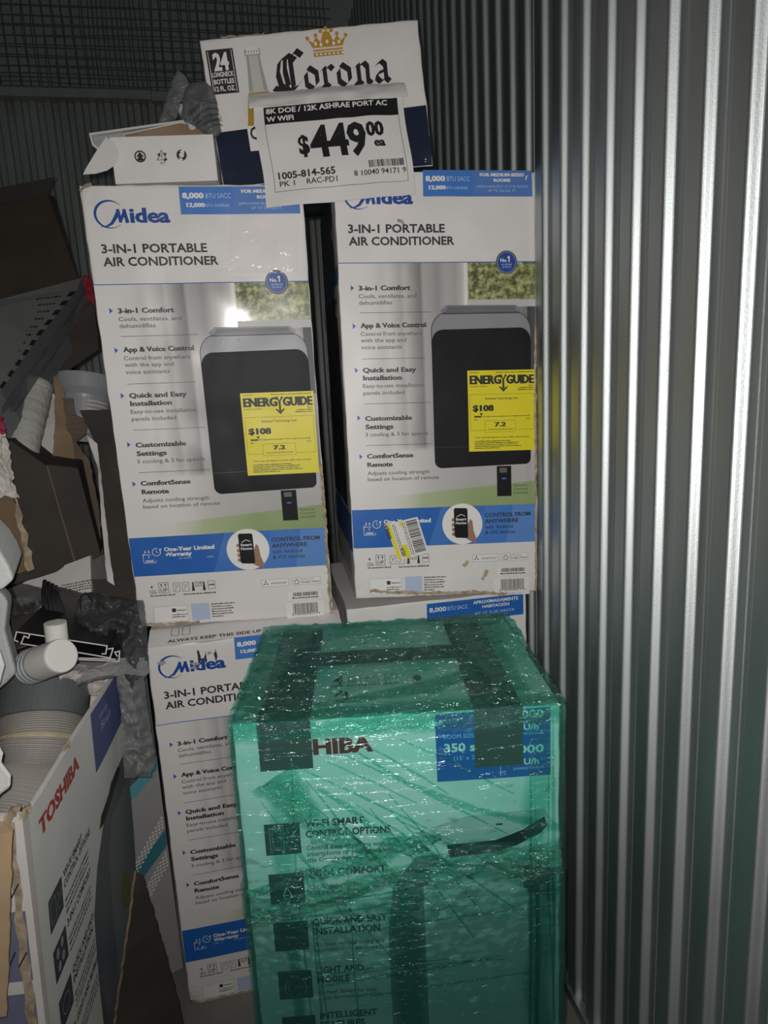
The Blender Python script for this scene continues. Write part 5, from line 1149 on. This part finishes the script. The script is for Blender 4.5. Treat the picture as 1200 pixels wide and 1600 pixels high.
# the film: one shell round all sides and the lid, pulled tight with creases
def creases(x, z, sd=0):
    a = nz(x * 5 + z * 7, x * 40 - z * 24, 0, sd); b = nz(x * 3 - z * 6, x * 22 + z * 34, 5, sd); c = nz(x * 4, z * 60, 9, sd)
    rd = lambda q: max(0.0, 1 - abs(q) * 7) ** 2
    return .0016 * rd(a) + .0014 * rd(b) + .0010 * rd(c) + .0014 * nz(x * 9, z * 9, 1, sd)
fw, fd, fh = TW / 1000, TD / 1000, TH / 1000
def shell(off, z0, z1, sd, nu=150, nv=150, wave=0.0):
    """film round the four sides between two heights"""
    o = off; rc = .016
    per = [(-o, -o), (fw + o, -o), (fw + o, fd + o), (-o, fd + o)]
    segs = [(per[i], per[(i + 1) % 4]) for i in range(4)]
    share = (0.46, 0.18, 0.18, 0.18)
    def f(a, b):
        acc = 0
        for (p, q), sh in zip(segs, share):
            if a <= acc + sh + 1e-9: break
            acc += sh
        t = min(1, max(0, (a - acc) / sh)); x = p[0] + (q[0] - p[0]) * t; y = p[1] + (q[1] - p[1]) * t
        nx, ny = (q[1] - p[1]), -(q[0] - p[0]); l = math.hypot(nx, ny); nx /= l; ny /= l
        arc = a * 2.2
        za = z0 + wave * nz(arc * 2, 3, 1, sd); zb = z1 + wave * nz(arc * 2, 7, 2, sd)
        z = za + (zb - za) * b
        rim = max(0.0, (z - (fh - .03)) / .03); pull = -.006 * rim
        d = creases(arc, z, sd) + pull + (.004 if t < .02 or t > .98 else 0) * 0
        # stands off a little between the corners
        return (x + nx * d, y + ny * d, z)
    mb = MB(); return mb, f, nu, nv
mb, f, nu, nv = shell(.005, .012, fh + .004, 1, 210, 170)
mb.grid(f, nu, nv, GREEN)
def lid(a, b):
    x = -.005 + (fw + .010) * a; y = -.005 + (fd + .010) * b
    e = max(0, 1 - min(a, 1 - a) * 9); e2 = max(0, 1 - min(b, 1 - b) * 12)
    k = creases(x * .8, y * 1.2, 4) * 2.0 + .005 * abs(nz(x * 18, y * 12, 3)) * (1 + 1.8 * e) + .006 * abs(nz(x * 46, y * 34, 6)) * (.6 + e)
    return (x, y, fh + .006 + k - .001 * e2)
mb.grid(lid, 110, 80, GREEN4)
mb.build('stretch_film', T_, smooth=True, merge=False, recalc=False)
# film wound over again: lower half, corner bunches, loose bands
mb, f, nu, nv = shell(.0085, .012, .565, 7, 190, 90, .05); mb.grid(f, nu, nv, GREEN2); mb.build('film_band', T_, smooth=True, merge=False, recalc=False)
def band(pts, wds, m, name, off=.0105, crump=.004, n=60, k=10, sd=1):
    """strip of film along pts (mm on the front)"""
    mb = MB(); V = [Vector(p) for p in pts]; L = [0.0]
    for a, b in zip(V, V[1:]): L.append(L[-1] + (b - a).length)
    def pos(t):
        q = t * L[-1]
        for i in range(len(V) - 1):
            if q <= L[i + 1] + 1e-9:
                r = (q - L[i]) / (L[i + 1] - L[i]); return V[i].lerp(V[i + 1], r), (V[i + 1] - V[i]).normalized(), wds[i] + (wds[i + 1] - wds[i]) * r
    def f(a, b):
        p, d, wd = pos(a); nn = Vector((-d.y, d.x)); wd *= 1 + .35 * nz(a * 9, 1, 0, sd); p = p + nn * (wd * (b - .5) + wd * .3 * nz(a * 6, 4, 1, sd))
        x = min(max(p.x, -6), TW + 6)
        return (x / 1000, -off - crump * abs(nz(a * 24, b * 5, 2, sd)) - crump * .6 * abs(nz(a * 60, b * 12, 4, sd)), p.y / 1000)
    mb.grid(f, n, k, m); mb.build(name, T_, smooth=True, merge=False, recalc=False)
band([(-4, 575), (110, 602), (200, 625), (262, 642), (300, 655)], [14, 30, 46, 40, 10], GREEN3, 'film_rope', .011, .012, 90, 14, 3)
band([(-4, 530), (80, 556), (190, 580), (300, 594), (486, 606)], [20, 30, 44, 60, 74], GREEN3, 'film_rope', .012, .008, 90, 14, 4)
band([(60, 770), (96, 710), (130, 660), (190, 630)], [90, 60, 40, 22], GREEN3, 'film_band', .010, .006, 60, 10, 5)
band([(-4, 520), (60, 534), (150, 556), (230, 590)], [24, 16, 20, 16], GREEN3, 'film_rope', .011, .006, 60, 8, 6)
band([(180, 800), (260, 740), (360, 690), (486, 650)], [5, 9, 12, 20], GREENS, 'film_band', .0095, .002, 60, 4, 8)
band([(120, 745), (190, 680), (300, 600), (486, 545)], [10, 14, 26, 50], GREENS, 'film_band', .0095, .002, 60, 5, 9)
band([(452, 846), (450, 600), (455, 380), (452, 20)], [52, 46, 50, 40], GREENS, 'film_band', .0092, .001, 60, 5, 10)
band([(66, 760), (60, 560), (64, 380), (60, 20)], [70, 30, 26, 22], GREENS, 'film_band', .0092, .001, 60, 5, 12)
band([(240, 560), (244, 380), (240, 20)], [60, 54, 52], GREENS, 'film_band', .0092, .001, 50, 5, 13)
# film gathered over the front edge and corners of the lid
def rimf(a, b):
    x = -.006 + (fw + .012) * a; q = (b - .5) * .09
    y = -.009 - .003 * abs(nz(a * 14, b * 5, 3)) if q < 0 else -.008 + q
    z = fh + .008 + min(0, q) * .75 + .005 * abs(nz(a * 14, b * 4, 8)) - .004
    return (x, y, z)
mb = MB(); mb.grid(rimf, 120, 16, GREEN3); mb.build('film_band', T_, smooth=True, merge=False, recalc=False)
# loose gathers across the lid and taut threads of film on the front
def lidband(pts, wds, sd, lift=.012):
    mb = MB(); n = 70; V = [Vector(p) for p in pts]
    def f(a, b):
        q = a * (len(V) - 1); i = min(int(q), len(V) - 2); p = V[i].lerp(V[i + 1], q - i); d = (V[i + 1] - V[i]).normalized(); wd = wds[i] + (wds[i + 1] - wds[i]) * (q - i)
        nn = Vector((-d.y, d.x)); p = p + nn * (wd * (b - .5) * (1 + .3 * nz(a * 6, 1, 0, sd)))
        return (min(max(p.x, -5), TW + 5) / 1000, min(max(p.y, -6), TD + 4) / 1000, fh + lift + .006 * abs(nz(a * 12, b * 3, 1, sd)) + .003 * abs(nz(a * 30, b * 9, 2, sd)) - .003)
    mb.grid(f, n, 10, GREEN3); mb.build('film_band', T_, smooth=True, merge=False, recalc=False)
lidband([(10, 20), (30, 200), (60, 374)], [70, 110, 120], 31); lidband([(430, 30), (405, 200), (420, 374)], [60, 90, 130], 32)
lidband([(10, 350), (250, 352), (480, 345)], [60, 40, 70], 33, .014); lidband([(120, 30), (300, 70), (380, 120)], [16, 50, 30], 34, .010)
rg = random.Random(5)
for i in range(16):
    u = rg.uniform(20, 250); v = rg.uniform(680, 835); L = rg.uniform(150, 320); a = R(rg.uniform(-62, -30))
    pts = [(u, v), (u + L * .5 * math.cos(a) + 4, v + L * .5 * math.sin(a)), (u + L * math.cos(a), v + L * math.sin(a))]
    band([(min(p[0], 486), max(p[1], 30)) for p in pts], [2.5, rg.uniform(4, 9), 2.5], GREENS, 'film_crease', .0098, .001, 30, 3, 40 + i)
for i in range(12):
    u = rg.choice((70, 95, 440, 452, 466, 240, 160)) + rg.uniform(-12, 12); v0 = rg.uniform(560, 840)
    band([(u, v0), (u + rg.uniform(-8, 8), v0 - 250), (u + rg.uniform(-10, 10), max(20, v0 - 520))], [2, rg.uniform(3, 8), 2], GREENS, 'film_crease', .0099, .001, 30, 3, 70 + i)
for i in range(9):
    v = rg.uniform(330, 560); u0 = rg.uniform(0, 200)
    band([(u0, v), (u0 + 130, v + 12), (min(486, u0 + 280), v + rg.uniform(10, 40))], [2, 6, 2], GREENS, 'film_crease', .0102, .004, 50, 4, 90 + i)
for c in T_.children:      # everything but the carton itself was laid out from 22 mm above the floor
    if not c.name.startswith('carton_body'): c.location.z = .022
